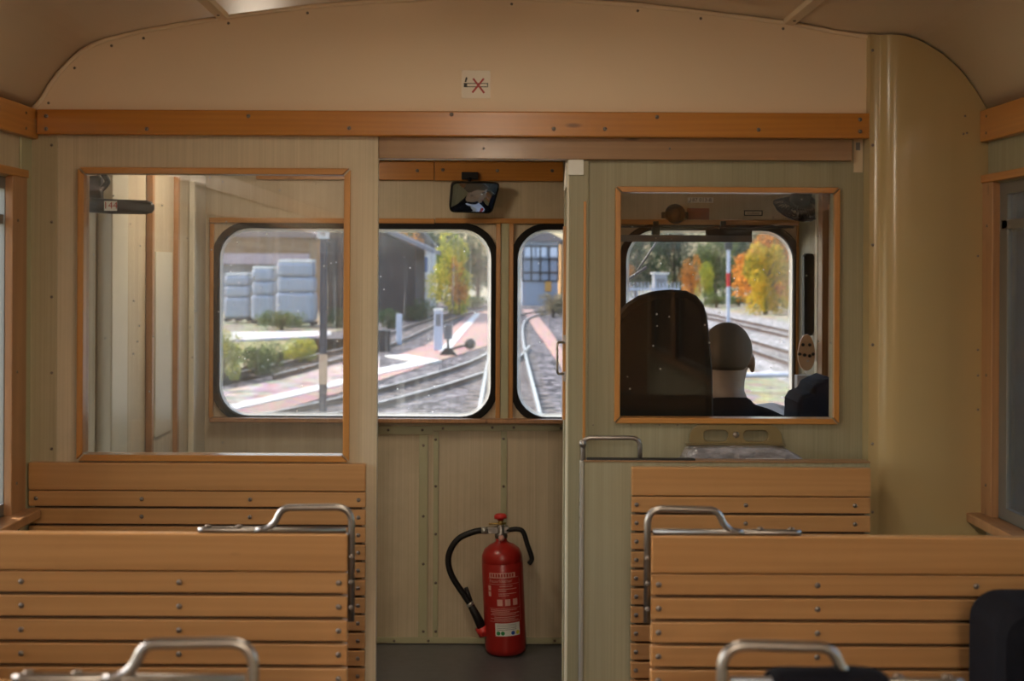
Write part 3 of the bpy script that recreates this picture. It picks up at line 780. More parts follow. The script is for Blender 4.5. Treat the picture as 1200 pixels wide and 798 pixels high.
for a, c in ((683, 520), (683, 590), (683, 607)): b.ell(P(a, c, yh - 0.004), (0.0085, 0.008, 0.010), nu=12, nv=8)
gh = b.build('grab_rail', M['steel']); tag(gh, 'steel loop grab rail on the left end of the low laminate screen', 'grab rail')
b = MB(); b.box(XP(688, yh), XP(815, yh), yh - 0.012, yh + 0.012, ZP(540.2, yh, 750), ZP(536.8, yh, 750)); b.build('foot_plate', M['blackm'], gh, bevel=0.002)

# folded jump seat with a wrapped cushion between screen and partition
js = thing('jump_seat', 'folded jump seat of pierced brass-coloured metal with a film-wrapped cushion under the driver window', 'seat', P(862, 520, 3.08)); o0 = js.location
e = D1 + 0.004
def pxpoly(l, d): return [(P(a, c, d).x, P(a, c, d).z) for a, c in l]
a0, a1 = P(808, 523, e), P(917, 498.5, e)
body = MB()
Xs = (a0.x, a1.x); Z0, Z1 = a0.z, a1.z; xm = sum(Xs) / 2
# plate halves, each with an oval opening
for (xa, xb) in ((Xs[0], xm), (xm, Xs[1])):
    cx_ = (xa + xb) / 2 + (0.008 if xa == Xs[0] else -0.008); cz_ = (Z0 + Z1) / 2; hw, hh = 0.030, 0.0135
    inn = rr(cx_ - hw, cz_ - hh, cx_ + hw, cz_ + hh, 0.0134, 6)
    rl_ = 0.030
    if xa == Xs[0]: out = []
    base = rr(xa, Z0, xb, Z1, 0.0005, 6)
    if xa == Xs[0]:   # round the outer upper corner
        for k in range(7): an = R(90 + 90 * k / 6); base[7 + k] = (xa + rl_ + rl_ * math.cos(an), Z1 - rl_ + rl_ * math.sin(an))
    else:
        for k in range(7): an = R(90 * k / 6); base[k] = (xb - rl_ + rl_ * math.cos(an), Z1 - rl_ + rl_ * math.sin(an))
    body.ring(base, inn, e, e + 0.012)
body.build('pierced_plate', M['gold'], js, origin=o0, bevel=0.002)
p = P(862.5, 509.5, e); screw(js, p.x, p.y, p.z, 0.008, 'lock').location = p - o0
cb_ = MB(); c0 = P(868, 536, 3.04)
for k in range(1): 
    nx, ny = 26, 10
    def sup(u, v, hw, hd, hh):   # rounded slab
        return None
X0_, X1_ = P(797, 541, 3.04).x, P(944, 541, 3.04).x
zz0, zz1 = ZP(552, 3.04, 870), ZP(524, 3.04, 870)
random.seed(3)
outl = [(X0_, zz0), (X0_ + .004, zz0 + .022), (X0_ + .018, zz1 - .008), (X0_ + .035, zz1), (X1_ - .08, zz1 + .001), (X1_ - .045, zz1 - .004), (X1_ - .012, zz0 + .035), (X1_, zz0)]
cb_.prism(outl, 3.015, 3.098)
cu = cb_.build('cushion', M['film'], js, origin=o0, bevel=0.01)
b = MB(); b.box(X0_ + .02, X1_ - .04, 3.06, 3.10, zz1 + .001, ZP(522, 3.06, 860)); b.build('hinge_bar', M['gold'], js, origin=o0, bevel=0.002)
b = MB(); b.pbox(874, 537.5, 920, 540.5, 3.012, 0.004); b.build('white_tag', M['white'], js, origin=o0)

# dark things by the nearest right bench
def bag():
    root = thing('rucksack', 'black rucksack standing at the right edge on the nearer right bench', 'bag', (0.985, 2.08, 0.424), 0); o0 = root.location
    b = MB(); x0, x1 = XP(1158, 2.05, 720), 1.12; z1 = ZP(705, 2.05, 1190)
    pr_ = rr(x0, 0.427, x1, z1, 0.05, 8)
    b.prism(pr_, 1.99, 2.16); o = b.build('body', M['jacket'], root, origin=o0, bevel=0.03)
    b = MB(); b.prism(rr(x0 + .03, 0.45, x1 - .03, 0.72, 0.03, 6), 1.955, 1.995); b.build('front_pocket', M['jacket'], root, origin=o0, bevel=0.015)
    b = MB(); b.tube(smooth_path([(x0 + .09, 2.10, z1 - .005), (x0 + .10, 2.10, z1 + .012), (x1 - .10, 2.10, z1 + .012), (x1 - .09, 2.10, z1 - .005)]), 0.007, 8); b.build('carry_loop', M['black'], root, origin=o0)
bag()
jk = MB()
ja, jb = XP(905, 1.44, 790), XP(1040, 1.44, 790)
n = 14; vs_ = []; fs = []
prof_j = [(-0.030, 0.72), (-0.026, 0.85), (-0.022, 0.95), (-0.016, 0.984), (0.0, 0.992), (0.018, 0.992), (0.034, 0.984), (0.042, 0.95), (0.046, 0.85), (0.050, 0.74)]
for i in range(n + 1):
    f = i / n; x = ja + (jb - ja) * f
    lift = 0.006 * math.sin(math.pi * f) ** 0.5 if 0 < f < 1 else 0
    for (dy, z) in prof_j:
        vs_.append((x, D3 + dy + 0.004 * math.sin(9 * f + z * 20), z + lift + (0.012 * math.sin(f * 7) if z < 0.8 else 0)))
m = len(prof_j)
for i in range(n):
    for j in range(m - 1): fs.append((i * m + j, i * m + j + 1, (i + 1) * m + j + 1, (i + 1) * m + j))
jk.add(vs_, fs, True)
jo = jk.build('scarf', M['jacket']); tag(jo, 'black scarf draped over the nearest right bench, bottom edge of view', 'scarf')
md = jo.modifiers.new('s', 'SOLIDIFY'); md.thickness = 0.004; md.offset = 0

# ------------------------------------------------------------------ fire extinguisher
DE = 4.84
ex = thing('fire_extinguisher', 'red fire extinguisher leaning on the panelled end wall beyond the doorway', 'fire extinguisher', (XP(593, DE, 750), DE, 0.0))
ex.rotation_euler = (R(0), R(-2.6), 0)
rad = 0.078
EX = lambda name, b, m, par=None, bev=0: b.build(name, m, par or ex, bevel=bev)
tank = EX('tank', MB().lathe([(0.045, 0.004), (0.066, 0.004), (rad - .002, 0.012), (rad, 0.03), (rad, 0.345), (rad - .001, 0.347), (rad - .001, 0.349), (rad, 0.351), (rad - .002, 0.372), (rad - .012, 0.393), (rad - .032, 0.408), (0.030, 0.415), (0.022, 0.422), (0.020, 0.434)], 40), M['red'])
EX('valve', MB().lathe([(0.020, 0.432), (0.024, 0.436), (0.024, 0.448), (0.017, 0.452), (0.017, 0.478), (0.012, 0.484)], 20).box(-0.055, 0.03, -0.012, 0.012, 0.452, 0.476), M['steel'], bev=0.002)
EX('safety_pin', MB().cyl((0, 0, 0.478), (0, 0, 0.502), 0.010).tube([(-0.045, 0, 0.488), (0.02, 0, 0.488)], 0.0035), M['brass'])
EX('push_knob', MB().lathe([(0.012, 0.500), (0.014, 0.506), (0.024, 0.508), (0.024, 0.518), (0.018, 0.524), (0.006, 0.526)], 20), M['redc'])
EX('seal', MB().ell((-0.0, -0.026, 0.438), (0.012, 0.008, 0.012)), M['redprint'])
hl = MB(); hl.tube(smooth_path([(0.022, -0.004, 0.462), (0.060, -0.01, 0.466), (0.083, -0.012, 0.455), (0.098, -0.014, 0.405), (0.112, -0.015, 0.355), (0.100, -0.015, 0.335)]), [0.009] * 41, 10)
EX('carry_handle', hl, M['black'])
hs = smooth_path([(-0.050, -0.004, 0.465), (-0.10, -0.004, 0.462), (-0.165, -0.004, 0.435), (-0.202, -0.004, 0.375), (-0.195, -0.004, 0.305), (-0.150, -0.004, 0.225), (-0.112, -0.004, 0.165)], 8)
hose = EX('hose', MB().tube(hs, 0.0115, 14), M['black'])
hb = MB(); hb.cyl((-0.052, -.004, .465), (-0.074, -.004, .4645), 0.0135); EX('hose_ferrule', hb, M['alu'], hose)
EX('hose_clip', MB().cyl((-0.131, -.004, .194), (-0.125, -.004, .184), 0.0145), M['alu'], hose)
noz = EX('nozzle', MB().tube([(-0.128, -.004, .19), (-0.106, -.006, .145), (-0.084, -.010, .095)], [0.013, 0.016, 0.018], 16).tube([(-0.142, 0.006, 0.250), (-0.120, 0.0, 0.180)], 0.008), M['black'])
EX('nozzle_cap', MB().tube([(-0.090, -.010, .103), (-0.077, -.010, .072)], [0.024, 0.022], 16), M['redc'], noz)
def wrapf(z0, r=rad + 0.0008):
    def f(x, y):
        a = x / r - 0.12
        return (r * math.sin(a), -r * math.cos(a), z0 + y)
    return f
def patch(x0, x1, z0, z1, m, name, r=rad + 0.0005, par=None):
    b = MB(); n = max(2, int(abs(x1 - x0) / 0.008)); vs_ = []; fs = []
    for k in range(n + 1):
        a = (x0 + (x1 - x0) * k / n) / r - 0.12
        vs_ += [(r * math.sin(a), -r * math.cos(a), z0), (r * math.sin(a), -r * math.cos(a), z1)]
    for k in range(n): fs.append((2 * k, 2 * k + 2, 2 * k + 3, 2 * k + 1))
    b.add(vs_, fs, True); return b
lab = patch(-0.045, 0.058, 0.300, 0.318, None, 'badge').build('badge', M['redprint'], tank)
b = MB()
for k in range(9): 
    q = patch(-0.040 + k * 0.0105, -0.0335 + k * 0.0105, 0.303, 0.315, None, 'x', rad + 0.0009); b.v += [];
    b.add(q.v, q.f)
b.build('badge_print', M['red'], lab)
pb = MB()
pb.add(*text_geo('Feuerlöscher', 0.017, wrapf(0.288)))
def bar(x0, x1, z, h=0.0022): 
    q = patch(x0, x1, z - h / 2, z + h / 2, None, 'x', rad + 0.0007); pb.add(q.v, q.f)
for x0, x1, z in ((-0.05, 0.075, 0.299), (-0.05, 0.075, 0.276), (-0.05, 0.078, 0.186), (-0.05, 0.078, 0.137)): bar(x0, x1, z, 0.0012)
q = patch(0.0765, 0.0779, 0.137, 0.295, None, 'x', rad + .0007); pb.add(q.v, q.f)
for z, a, c in ((0.268, -0.005, 0.045), (0.258, -0.01, 0.062), (0.251, -0.01, 0.02), (0.241, -0.01, 0.06), (0.234, -0.01, 0.03), (0.180, -0.045, 0.06), (0.174, -0.045, 0.03), (0.168, -0.04, 0.07), (0.162, -0.045, 0.055), (0.154, -0.03, 0.07), (0.148, -0.045, 0.05), (0.142, -0.03, 0.065)): bar(a, c, z)
pb.build('printed_text', M['redprint'], tank)
pc = MB()
for x in (-0.052, ):
    for z in (0.262, 0.240): q = patch(x, x + 0.012, z - 0.010, z + 0.008, None, 'x', rad + .0007); pc.add(q.v, q.f)
for x in (-0.016, 0.014, 0.044): q = patch(x, x + 0.020, 0.196, 0.220, None, 'x', rad + .0007); pc.add(q.v, q.f)
pc.build('pictograms', M['redprint'], tank)
il = patch(-0.028, 0.070, 0.083, 0.131, None, 'x').build('inspection_label', M['white'], tank)
for x, mm in ((-0.016, 'green'), (0.001, 'green'), (0.040, 'blue'), (0.060, 'yellow')):
    b = MB(); f = wrapf(0.094, rad + 0.0010); b.add([f(x + 0.0075 * math.cos(k * math.pi / 8), 0.0075 * math.sin(k * math.pi / 8)) for k in range(16)], [tuple(range(16))]); b.build('dot_mark', M[mm], il)
b = MB()
for z in (0.125, 0.119, 0.113, 0.107): q = patch(-0.022, 0.055, z - .0008, z + .0008, None, 'x', rad + .0010); b.add(q.v, q.f)
b.build('label_print', M['visor'], il)

# ------------------------------------------------------------------ rear-view mirror in the cab
MC = P(555.5, 231, DF - 0.10)
mr = thing('rear_view_mirror', 'black-rimmed rear view mirror under the upper oak board, showing the driver', 'mirror', MC)
DH = Vector((0.775, 4.07, 1.07))
inn_ = (MC - Vector((0, 0, EYE))).normalized(); outv = (DH - MC).normalized(); nrm = (outv - inn_).normalized()
hw, hh = 0.094, 0.062
outer = [(-hw, hh * .93), (hw * 1.0, hh * 1.0), (hw * 0.80, -hh * 1.0), (-hw * .97, -hh * 0.96)]
def rpoly(pts, r, n=6):
    out = []
    m = len(pts)
    for i in range(m):
        a, b, c = Vector(pts[i - 1]), Vector(pts[i]), Vector(pts[(i + 1) % m])
        p0 = b + (a - b).normalized() * r; p1 = b + (c - b).normalized() * r
        for j in range(n + 1): t = j / n; q = p0 * (1 - t) ** 2 + b * 2 * t * (1 - t) + p1 * t * t; out.append((q.x, q.y))
    return out
# local frame of the mirror: face normal nrm, horizontal axis hx stretched so the tilted glass keeps its width
hx = Vector((0, 0, 1)).cross(nrm).normalized() * -1; hx = -hx if hx.x < 0 else hx
hz = nrm.cross(hx); hz = -hz if hz.z < 0 else hz
def mpt(x, z, off): return hx * (x / 0.95) + hz * z + nrm * off
o_ = rpoly(outer, 0.022); i_ = rpoly([(a * .94, c * .92) for a, c in outer], 0.018)
b = MB(); n = len(o_)
vs_ = [mpt(a, c, 0.006) for a, c in o_] + [mpt(a, c, 0.006) for a, c in i_] + [mpt(a * .9, c * .9, -0.03) for a, c in o_]
fs = [(i, (i + 1) % n, n + (i + 1) % n, n + i) for i in range(n)] + [(i, (i + 1) % n, 2 * n + (i + 1) % n, 2 * n + i) for i in range(n)] + [tuple(range(2 * n, 3 * n))]
b.add(vs_, fs); b.build('housing', M['black'], mr)
b = MB(); rings = 6; RC = 2.0
vs_ = [mpt(0, 0, 0.0055)]; fs = []
for k in range(1, rings + 1):
    for a, c in i_:
        f = k / rings; rr2 = (a * f) ** 2 + (c * f) ** 2; vs_.append(mpt(a * f, c * f, 0.0055 - rr2 / (2 * RC)))
for i in range(n): fs.append((0, 1 + i, 1 + (i + 1) % n))
for k in range(rings - 1):
    for i in range(n): fs.append((1 + k * n + i, 1 + k * n + (i + 1) % n, 1 + (k + 1) * n + (i + 1) % n, 1 + (k + 1) * n + i))
b.add(vs_, fs, True); b.build('mirror_glass', M['mirror'], mr)
bp_ = P(550.5, 206, DF - 0.03) - MC
b = MB(); b.box(bp_.x - .032, bp_.x + .032, bp_.y - .008, bp_.y + 0.009, bp_.z - .014, bp_.z + .014); b.tube([bp_ + Vector((0, -.005, -.01)), bp_ + Vector((0, -.05, -.03)), mpt(0, 0.02, -0.02)], 0.006)
mb_ = b.build('bracket', M['black'], mr, bevel=0.002)

# ------------------------------------------------------------------ cab fittings, right
# sun visor
vz = thing('sun_visor', 'grey sun visor on black hinges across the top of the driver windscreen', 'sun visor', P(805, 270, DF - .06)); o0 = vz.location
MB().pbox(700, 275.5, 881.5, 283.5, DF - 0.075, 0.006).build('blade', M['visor'], vz, origin=o0, bevel=0.002)
b = MB(); b.pbox(827, 268.5, 881.5, 279, DF - 0.068, 0.006); b.build('blade_end', M['black'], vz, origin=o0, bevel=0.002)
for xx in (769, 848):
    b = MB(); b.pbox(xx - 4.5, 266, xx + 4.5, 281, DF - 0.066, 0.03); b.pbox(xx - 3, 259, xx + 3, 270, DF - 0.04, 0.022); b.build('hinge', M['black'], vz, origin=o0, bevel=0.002)
b = MB(); b.tube([P(700, 265.5, DF - .04), P(930, 266.5, DF - .04)], 0.004); b.build('rod', M['black'], vz, origin=o0)
# round instrument with red sticker
gd = thing('buzzer', 'round black buzzer above the driver windscreen beside a red sticker', 'buzzer', P(791, 251, DF - .02)); o0 = gd.location
rx = Matrix.Rotation(R(90), 3, 'X')
b = MB(); b.lathe([(0.040, 0), (0.038, 0.02), (0.030, 0.032), (0.012, 0.034)], 24, P(791, 251, DF), rx); b.build('body', M['rubber'], gd, origin=o0)
b = MB(); b.lathe([(0.024, 0), (0.020, 0.006), (0.006, 0.007)], 20, P(791, 251, DF - 0.034), rx); b.build('rim', M['jacket'], gd, origin=o0)
for sx in (-1, 1):
    b = MB(); c = P(791 + sx * 12, 252, DF - .01); b.box(c.x - .012, c.x + .012, c.y, c.y + .009, c.z - .012, c.z + .012); b.build('lug', M['black'], gd, origin=o0, bevel=0.002)
tag(MB().pbox(805, 244, 831, 259, DF - .002, .002).build('sticker', plain('red_sticker', (0.23, 0.05, 0.025), 0.5)), 'dull red sticker right of the round buzzer above the driver windscreen', 'sticker')
def plate(x0, y0, x1, y1, s, size, label, m0, m1, d=DF, rim=False):
    o = MB().pbox(x0, y0, x1, y1, d - 0.002, 0.002).build('number_plate' if not rim else 'name_plate', m0)
    tag(o, label, 'sign')
    p = P((x0 + x1) / 2, (y0 + y1) / 2, d - 0.0026)
    b = MB(); b.add(*text_geo(s, size, lambda x, y: (p.x + x, p.y, p.z + y))); b.build('lettering', m1, o)
    if rim:
        q = P(x0, y1, d); q1 = P(x1, y0, d)
        b = MB(); b.ring([(q.x, q.z), (q1.x, q.z), (q1.x, q1.z), (q.x, q1.z)], [(q.x + .004, q.z + .004), (q1.x - .004, q.z + .004), (q1.x - .004, q1.z - .004), (q.x + .004, q1.z - .004)], d - .004, d); b.build('rim', M['black'], o)
plate(806, 231.5, 836, 237.5, '187 013-8', 0.021, 'small cream strip with the car number above the driver windscreen', M['white'], M['ink'])
plate(871.5, 246.5, 893.5, 253, 'Sandkiste', 0.013, 'tiny dark-rimmed name plate above the right end of the windscreen', M['sticker'], M['ink'], rim=True)
# cab fan
fn = thing('cab_fan', 'black caged fan tilted in the upper right corner of the cab', 'fan', P(945, 238, 4.70)); o0 = Vector(fn.location)
FR = Matrix.Rotation(R(-35), 3, 'Y') @ Matrix.Rotation(R(58), 3, 'X')
FR = Matrix.Rotation(R(14), 3, 'Y') @ Matrix.Rotation(R(25), 3, 'X')
fc = P(933, 245, 4.68) - o0
def fl(v): return FR @ Vector(v) + fc
b = MB()
for k in range(36):
    a = 2 * math.pi * k / 36
    b.tube([fl((0.012 * math.cos(a), 0.012 * math.sin(a), -0.028)), fl((0.055 * math.cos(a), 0.055 * math.sin(a), -0.022)), fl((0.085 * math.cos(a), 0.085 * math.sin(a), 0)), fl((0.055 * math.cos(a), 0.055 * math.sin(a), 0.022)), fl((0.02 * math.cos(a), 0.02 * math.sin(a), 0.028))], 0.0021, 5)
for rr_, zz in ((0.085, 0), (0.055, -0.022), (0.055, 0.022), (0.072, -0.013)):
    b.tube([fl((rr_ * math.cos(2 * math.pi * k / 24), rr_ * math.sin(2 * math.pi * k / 24), zz)) for k in range(24)], 0.0022, 6, True)
b.build('cage', M['rubber'], fn)
b = MB()
for k in range(4):
    a = k * math.pi / 2
    b.add([fl((r * math.cos(a + t), r * math.sin(a + t), 0.012 * (t / 0.55 - 0.5))) for r, t in ((0.015, 0), (0.07, -0.0), (0.072, 0.55), (0.015, 0.55))], [(0, 1, 2, 3)])
bl = b.build('blades', M['blackm'], fn); md = bl.modifiers.new('s', 'SOLIDIFY'); md.thickness = 0.002
b = MB(); b.tube([fl((0, 0, 0.01)), fl((0, 0, 0.085))], 0.036, 16); b.build('motor', M['black'], fn)
b = MB(); b.tube([fl((0, 0, 0.07)), P(962, 243, 4.72) - o0, Vector((XR - 0.004, 4.74, P(960, 236, 4.74).z)) - o0], 0.008); b.build('arm', M['black'], fn)
# hanging blind strap, wooden key board, coat in the corner
b = MB(); x_ = XR
bs_ = tag(MB().prism(pxpoly([(941, 300), (944, 297), (951, 297), (954, 303), (954, 385), (950, 393), (941, 393)], 4.72), 4.70, 4.74).build('rolled_blind', M['black'], bevel=0.004), 'long black rolled blind hanging right of the driver windscreen', 'blind')
kb = thing('holed_board', 'oval tan wooden board with six holes hung right of the windscreen', 'board', P(945, 414, 4.62)); o0 = kb.location
c = P(945, 413, 4.62)
pts = []
for k in range(28):
    a = 2 * math.pi * k / 28; rx_ = 0.031 * (1 - 0.12 * math.sin(a)); pts.append((c.x + rx_ * math.cos(a), c.z + 0.066 * math.sin(a)))
kbo = MB().prism(pts, 4.615, 4.627).build('board', M['tan'], kb, origin=o0, bevel=0.002)
for dx, dz in ((-4, -9), (4, -9), (-8, 2), (-2, 3), (4, 4), (8, 2)):
    q = P(945 + dx, 413 + dz, 4.613); b = MB(); b.cyl((q.x, q.y - .0005, q.z), (q.x, q.y + .002, q.z), 0.006, n=12); b.build('hole', M['ink'], kb, origin=o0)
b = MB(); b.tube([P(945, 396, 4.62), P(946, 392, 4.68)], 0.003); b.build('peg', M['steel'], kb, origin=o0)
struct(MB().box(XR - 0.03, XR - 0.001, 4.47, 4.53, 0, 1.80).build('trim_13', M['jamb'], bevel=0.003))
struct(MB().box(XR - 0.014, XR - 0.001, 4.60, 4.64, 0, 1.80).build('trim_14', M['cream_w'], bevel=0.003))
# driver desk
dk = thing('driver_desk', 'dark driver control desk under the windscreen', 'desk', (0.72, 4.70, 0)); o0 = Vector(dk.location)
MB().box(0.36, 1.12, 4.52, 4.92, 0.0, 0.86).build('cabinet', M['blackm'], dk, origin=o0, bevel=0.01)
MB().box(0.33, 1.15, 4.47, 4.93, 0.86, 0.90).build('desk_top', M['black'], dk, origin=o0, bevel=0.008)
b = MB(); b.cyl((0.60, 4.66, 0.90), (0.60, 4.66, 0.925), 0.03); b.tube([(0.60, 4.66, 0.92), (0.60, 4.58, 0.95), (0.60, 4.52, 0.955)], 0.009); b.build('control_lever', M['black'], dk, origin=o0)
# plan sheet on the desk, tilted to the driver
sh = MB(); a = P(828, 487, 4.42); c = P(925, 487, 4.42); d_ = P(905, 473, 4.66); e_ = P(858, 478, 4.66); f_ = P(930, 480, 4.60)
sh.add([a, c, f_, d_, e_], [(0, 1, 2, 3, 4)]); sho = sh.build('timetable_sheet', M['paper']); md = sho.modifiers.new('s', 'SOLIDIFY'); md.thickness = 0.004
tag(sho, 'pale timetable sheet lying in front of the driver at the window edge', 'paper')
# white box and dark coat in the right corner
tag(MB().pbox(934, 440, 957, 456, 4.58, 0.04).build('notice_card', M['paper'], bevel=0.002), 'white card below the holed wooden board', 'card')
ct = MB(); outl = [(930, 500), (931, 470), (936, 462), (948, 458), (949, 450), (958, 446), (969, 441), (975, 443), (978, 500)]
ct.prism(pxpoly(outl, 4.15), 4.10, 4.30)
ct2 = ct.build('coat', M['coat'], bevel=0.012); tag(ct2, 'dark navy coat bundled in the right corner of the driver window', 'coat')
st2 = MB(); st2.pbox(926, 466, 934, 494, 4.30, 0.04); tag(st2.build('brake_handle', M['blackm'], bevel=0.006), 'glossy black brake housing beside the navy coat', 'brake')
b = MB(); b.box(0.985, 1.17, 4.08, 4.45, 0, ZP(500, 4.15, 950)); tag(b.build('side_locker', M['blackm'], bevel=0.01), 'dark locker under the navy coat beside the driver', 'locker')

# driver seat (high dark back, left of the driver)
se = thing('driver_chair', 'high-backed dark seat with rounded top between the partition and the driver', 'seat', (0.47, 3.5, 0)); o0 = Vector(se.location)
DSe = 3.45
outl = [(700, 505), (702, 430), (712, 392), (725, 368), (736, 356), (750, 347), (768, 341.5), (788, 339.5), (806, 341), (818, 347), (826, 357), (830, 370), (832, 390), (836, 430), (838, 505)]
b = MB(); b.prism(pxpoly(outl, DSe), DSe, DSe + 0.07); b.build('backrest', M['seat'], se, origin=o0, bevel=0.02)
lo = [(P(700, 505, DSe).x, P(700, 505, DSe).z), (P(838, 505, DSe).x, P(838, 505, DSe).z)]
b = MB(); b.box(lo[0][0] - .04, lo[1][0] + .04, DSe, DSe + .07, 0.50, lo[0][1] + 0.01); b.build('lower_back', M['seat'], se, origin=o0, bevel=0.02)
b = MB(); b.box(lo[0][0] - .05, lo[1][0] + .05, DSe + .05, DSe + .45, 0.42, 0.50); b.build('cushion', M['seat'], se, origin=o0, bevel=0.025)
b = MB(); b.cyl((0.47, 3.72, 0.03), (0.47, 3.72, 0.42), 0.035); b.cyl((0.47, 3.72, 0.0), (0.47, 3.72, 0.03), 0.14); b.build('pedestal', M['blackm'], se, origin=o0)
# stool for the driver himself
so = thing('driver_stool', 'low dark stool under the driver, behind the high-backed seat', 'stool', (0.755, 4.12, 0)); o0 = Vector(so.location)
b = MB(); b.box(0.56, 0.95, 3.98, 4.34, 0.40, 0.455); b.build('cushion', M['seat'], so, origin=o0, bevel=0.02)
b = MB(); b.cyl((0.755, 4.15, 0.02), (0.755, 4.15, 0.40), 0.03); b.cyl((0.755, 4.15, 0.0), (0.755, 4.15, 0.025), 0.13); b.build('pedestal', M['blackm'], so, origin=o0)

# ------------------------------------------------------------------ driver
def remesh(o, vox, sm=3):
    md = o.modifiers.new('r', 'REMESH'); md.mode = 'VOXEL'; md.voxel_size = vox; md.use_smooth_shade = True
    md = o.modifiers.new('s', 'SMOOTH'); md.factor = 0.5; md.iterations = sm
HX, HY, HZ = 0.757, 4.09, 1.165   # head centre
pp = thing('person', 'driver with close-cropped head in a dark jacket seen from behind at the right windscreen', 'person', (HX, HY, 0)); o0 = Vector((HX, HY, 0))
yaw = Matrix.Rotation(R(-14), 3, 'Z')
def hd(v): return yaw @ Vector(v) + Vector((0, 0, HZ))
b = MB()
b.ell(hd((0, -0.012, 0.030)), (0.077, 0.097, 0.086), yaw)             # cranium
b.ell(hd((0, 0.030, -0.030)), (0.062, 0.066, 0.075), yaw)             # face
b.ell(hd((0, 0.050, -0.082)), (0.036, 0.036, 0.026), yaw)             # chin
b.ell(hd((0, 0.020, -0.070)), (0.056, 0.058, 0.034), yaw)             # jaw
b.ell(hd((0, 0.082, 0.022)), (0.046, 0.014, 0.012), yaw)              # brow
b.ell(hd((0, 0.096, -0.022)), (0.011, 0.018, 0.016), yaw)             # nose tip
b.tube([hd((0, 0.086, 0.015)), hd((0, 0.098, -0.018))], [0.008, 0.012])
b.ell(hd((0, 0.082, -0.052)), (0.024, 0.012, 0.006), yaw); b.ell(hd((0, 0.081, -0.061)), (0.021, 0.012, 0.006), yaw)
for s in (-1, 1):
    b.ell(hd((s * 0.042, 0.060, -0.025)), (0.024, 0.026, 0.022), yaw)  # cheek
    b.ell(hd((s * 0.079, -0.008, -0.012)), (0.009, 0.019, 0.032), yaw @ Matrix.Rotation(R(s * 22), 3, 'Z'))  # ear
b.tube([hd((0, -0.022, -0.03)), hd((0, -0.030, -0.10)), Vector((0, -0.045, 1.03)), Vector((0, -0.05, 0.97))], [0.058, 0.056, 0.060, 0.075], 20)
# torso, arms and legs under the clothes
b.tube([(0, -0.05, 1.0), (0, -0.055, 0.92), (0, -0.05, 0.78), (0, -0.04, 0.62), (0, -0.03, 0.52)], [0.06, 0.13, 0.135, 0.125, 0.13], 20)
HANDS = []
for s in (-1, 1):
    sh_ = Vector((s * 0.17, -0.05, 0.93)); el = Vector((s * 0.235, 0.10, 0.78 if s > 0 else 0.80)); wr_ = Vector((s * 0.13 - 0.03, 0.34, 0.925))
    b.tube([(s * 0.05, -0.05, 0.95), sh_], [0.06, 0.05], 14)
    b.tube([sh_, el, wr_], [0.048, 0.038, 0.026], 14)
    palm = wr_ + Vector((-s * 0.01, 0.045, 0.0)); b.ell(palm, (0.038, 0.045, 0.014))
    for k in range(4):
        fb = palm + Vector(((k - 1.5) * 0.019, 0.036, 0.0)); L = (0.058, 0.066, 0.062, 0.048)[k if s > 0 else 3 - k]
        b.tube([fb, fb + Vector((0, L * .5, 0.006)), fb + Vector((0, L * .85, -0.006)), fb + Vector((0, L, -0.014))], [0.0095, 0.009, 0.0085, 0.007], 8)
    tbp = palm + Vector((-s * 0.034, -0.005, 0)); b.tube([tbp, tbp + Vector((-s * 0.020, 0.025, 0)), tbp + Vector((-s * 0.022, 0.05, -0.004))], [0.012, 0.0105, 0.008], 8)
    hip = Vector((s * 0.085, -0.01, 0.51)); kn = Vector((s * 0.12, 0.385, 0.53)); an = Vector((s * 0.12, 0.33, 0.09))
    b.tube([hip, kn], [0.075, 0.055], 14); b.tube([kn, an], [0.052, 0.034], 14); b.tube([an, an + Vector((0, 0.09, -0.05))], [0.036, 0.028], 12)
body = b.build('body', M['skin'], pp); remesh(body, 0.006)
# clothes
b = MB()
b.tube([(0, -0.040, 1.045), (0, -0.046, 1.01), (0, -0.055, 0.955), (0, -0.055, 0.90), (0, -0.05, 0.76), (0, -0.04, 0.62), (0, -0.03, 0.49)], [0.066, 0.078, 0.115, 0.150, 0.152, 0.142, 0.150], 24)
for s in (-1, 1):
    b.tube([(s * 0.02, -0.055, 0.985), (s * 0.10, -0.055, 0.965), (s * 0.175, -0.05, 0.925)], [0.055, 0.055, 0.060], 16)
    sh_ = Vector((s * 0.175, -0.05, 0.925)); el = Vector((s * 0.235, 0.10, 0.78 if s > 0 else 0.80)); wr_ = Vector((s * 0.13 - 0.03, 0.34, 0.925))
    b.tube([sh_, el, el.lerp(wr_, 0.9)], [0.062, 0.052, 0.038], 16)
jkt = b.build('jacket', M['jacket'], pp); remesh(jkt, 0.010, 4)
b = MB()
for s in (-1, 1):
    hip = Vector((s * 0.085, -0.01, 0.515)); kn = Vector((s * 0.12, 0.385, 0.535)); an = Vector((s * 0.12, 0.33, 0.12))
    b.tube([hip, kn], [0.088, 0.066], 14); b.tube([kn, an], [0.064, 0.048], 14)
b.ell((0, -0.03, 0.535), (0.16, 0.13, 0.08)); tz = b.build('trousers', M['jacket'], pp); remesh(tz, 0.012, 4)
for s in (-1, 1):
    b = MB(); b.ell((s * 0.12, 0.385, 0.04), (0.045, 0.13, 0.035)); b.ell((s * 0.12, 0.32, 0.07), (0.042, 0.055, 0.05)); b.build('shoe', M['black'], pp)
b = MB(); b.tube([Vector((0.058 * math.cos(2 * math.pi * k / 24), -0.030 + 0.066 * math.sin(2 * math.pi * k / 24), 1.012 - 0.020 * math.sin(2 * math.pi * k / 24))) for k in range(24)], 0.013, 8, True)
b.prism([(-0.06, 1.01), (0.06, 1.01), (0.0, 0.88)], 0.04, 0.108); b.build('shirt', M['shirt'], pp, bevel=0.004)
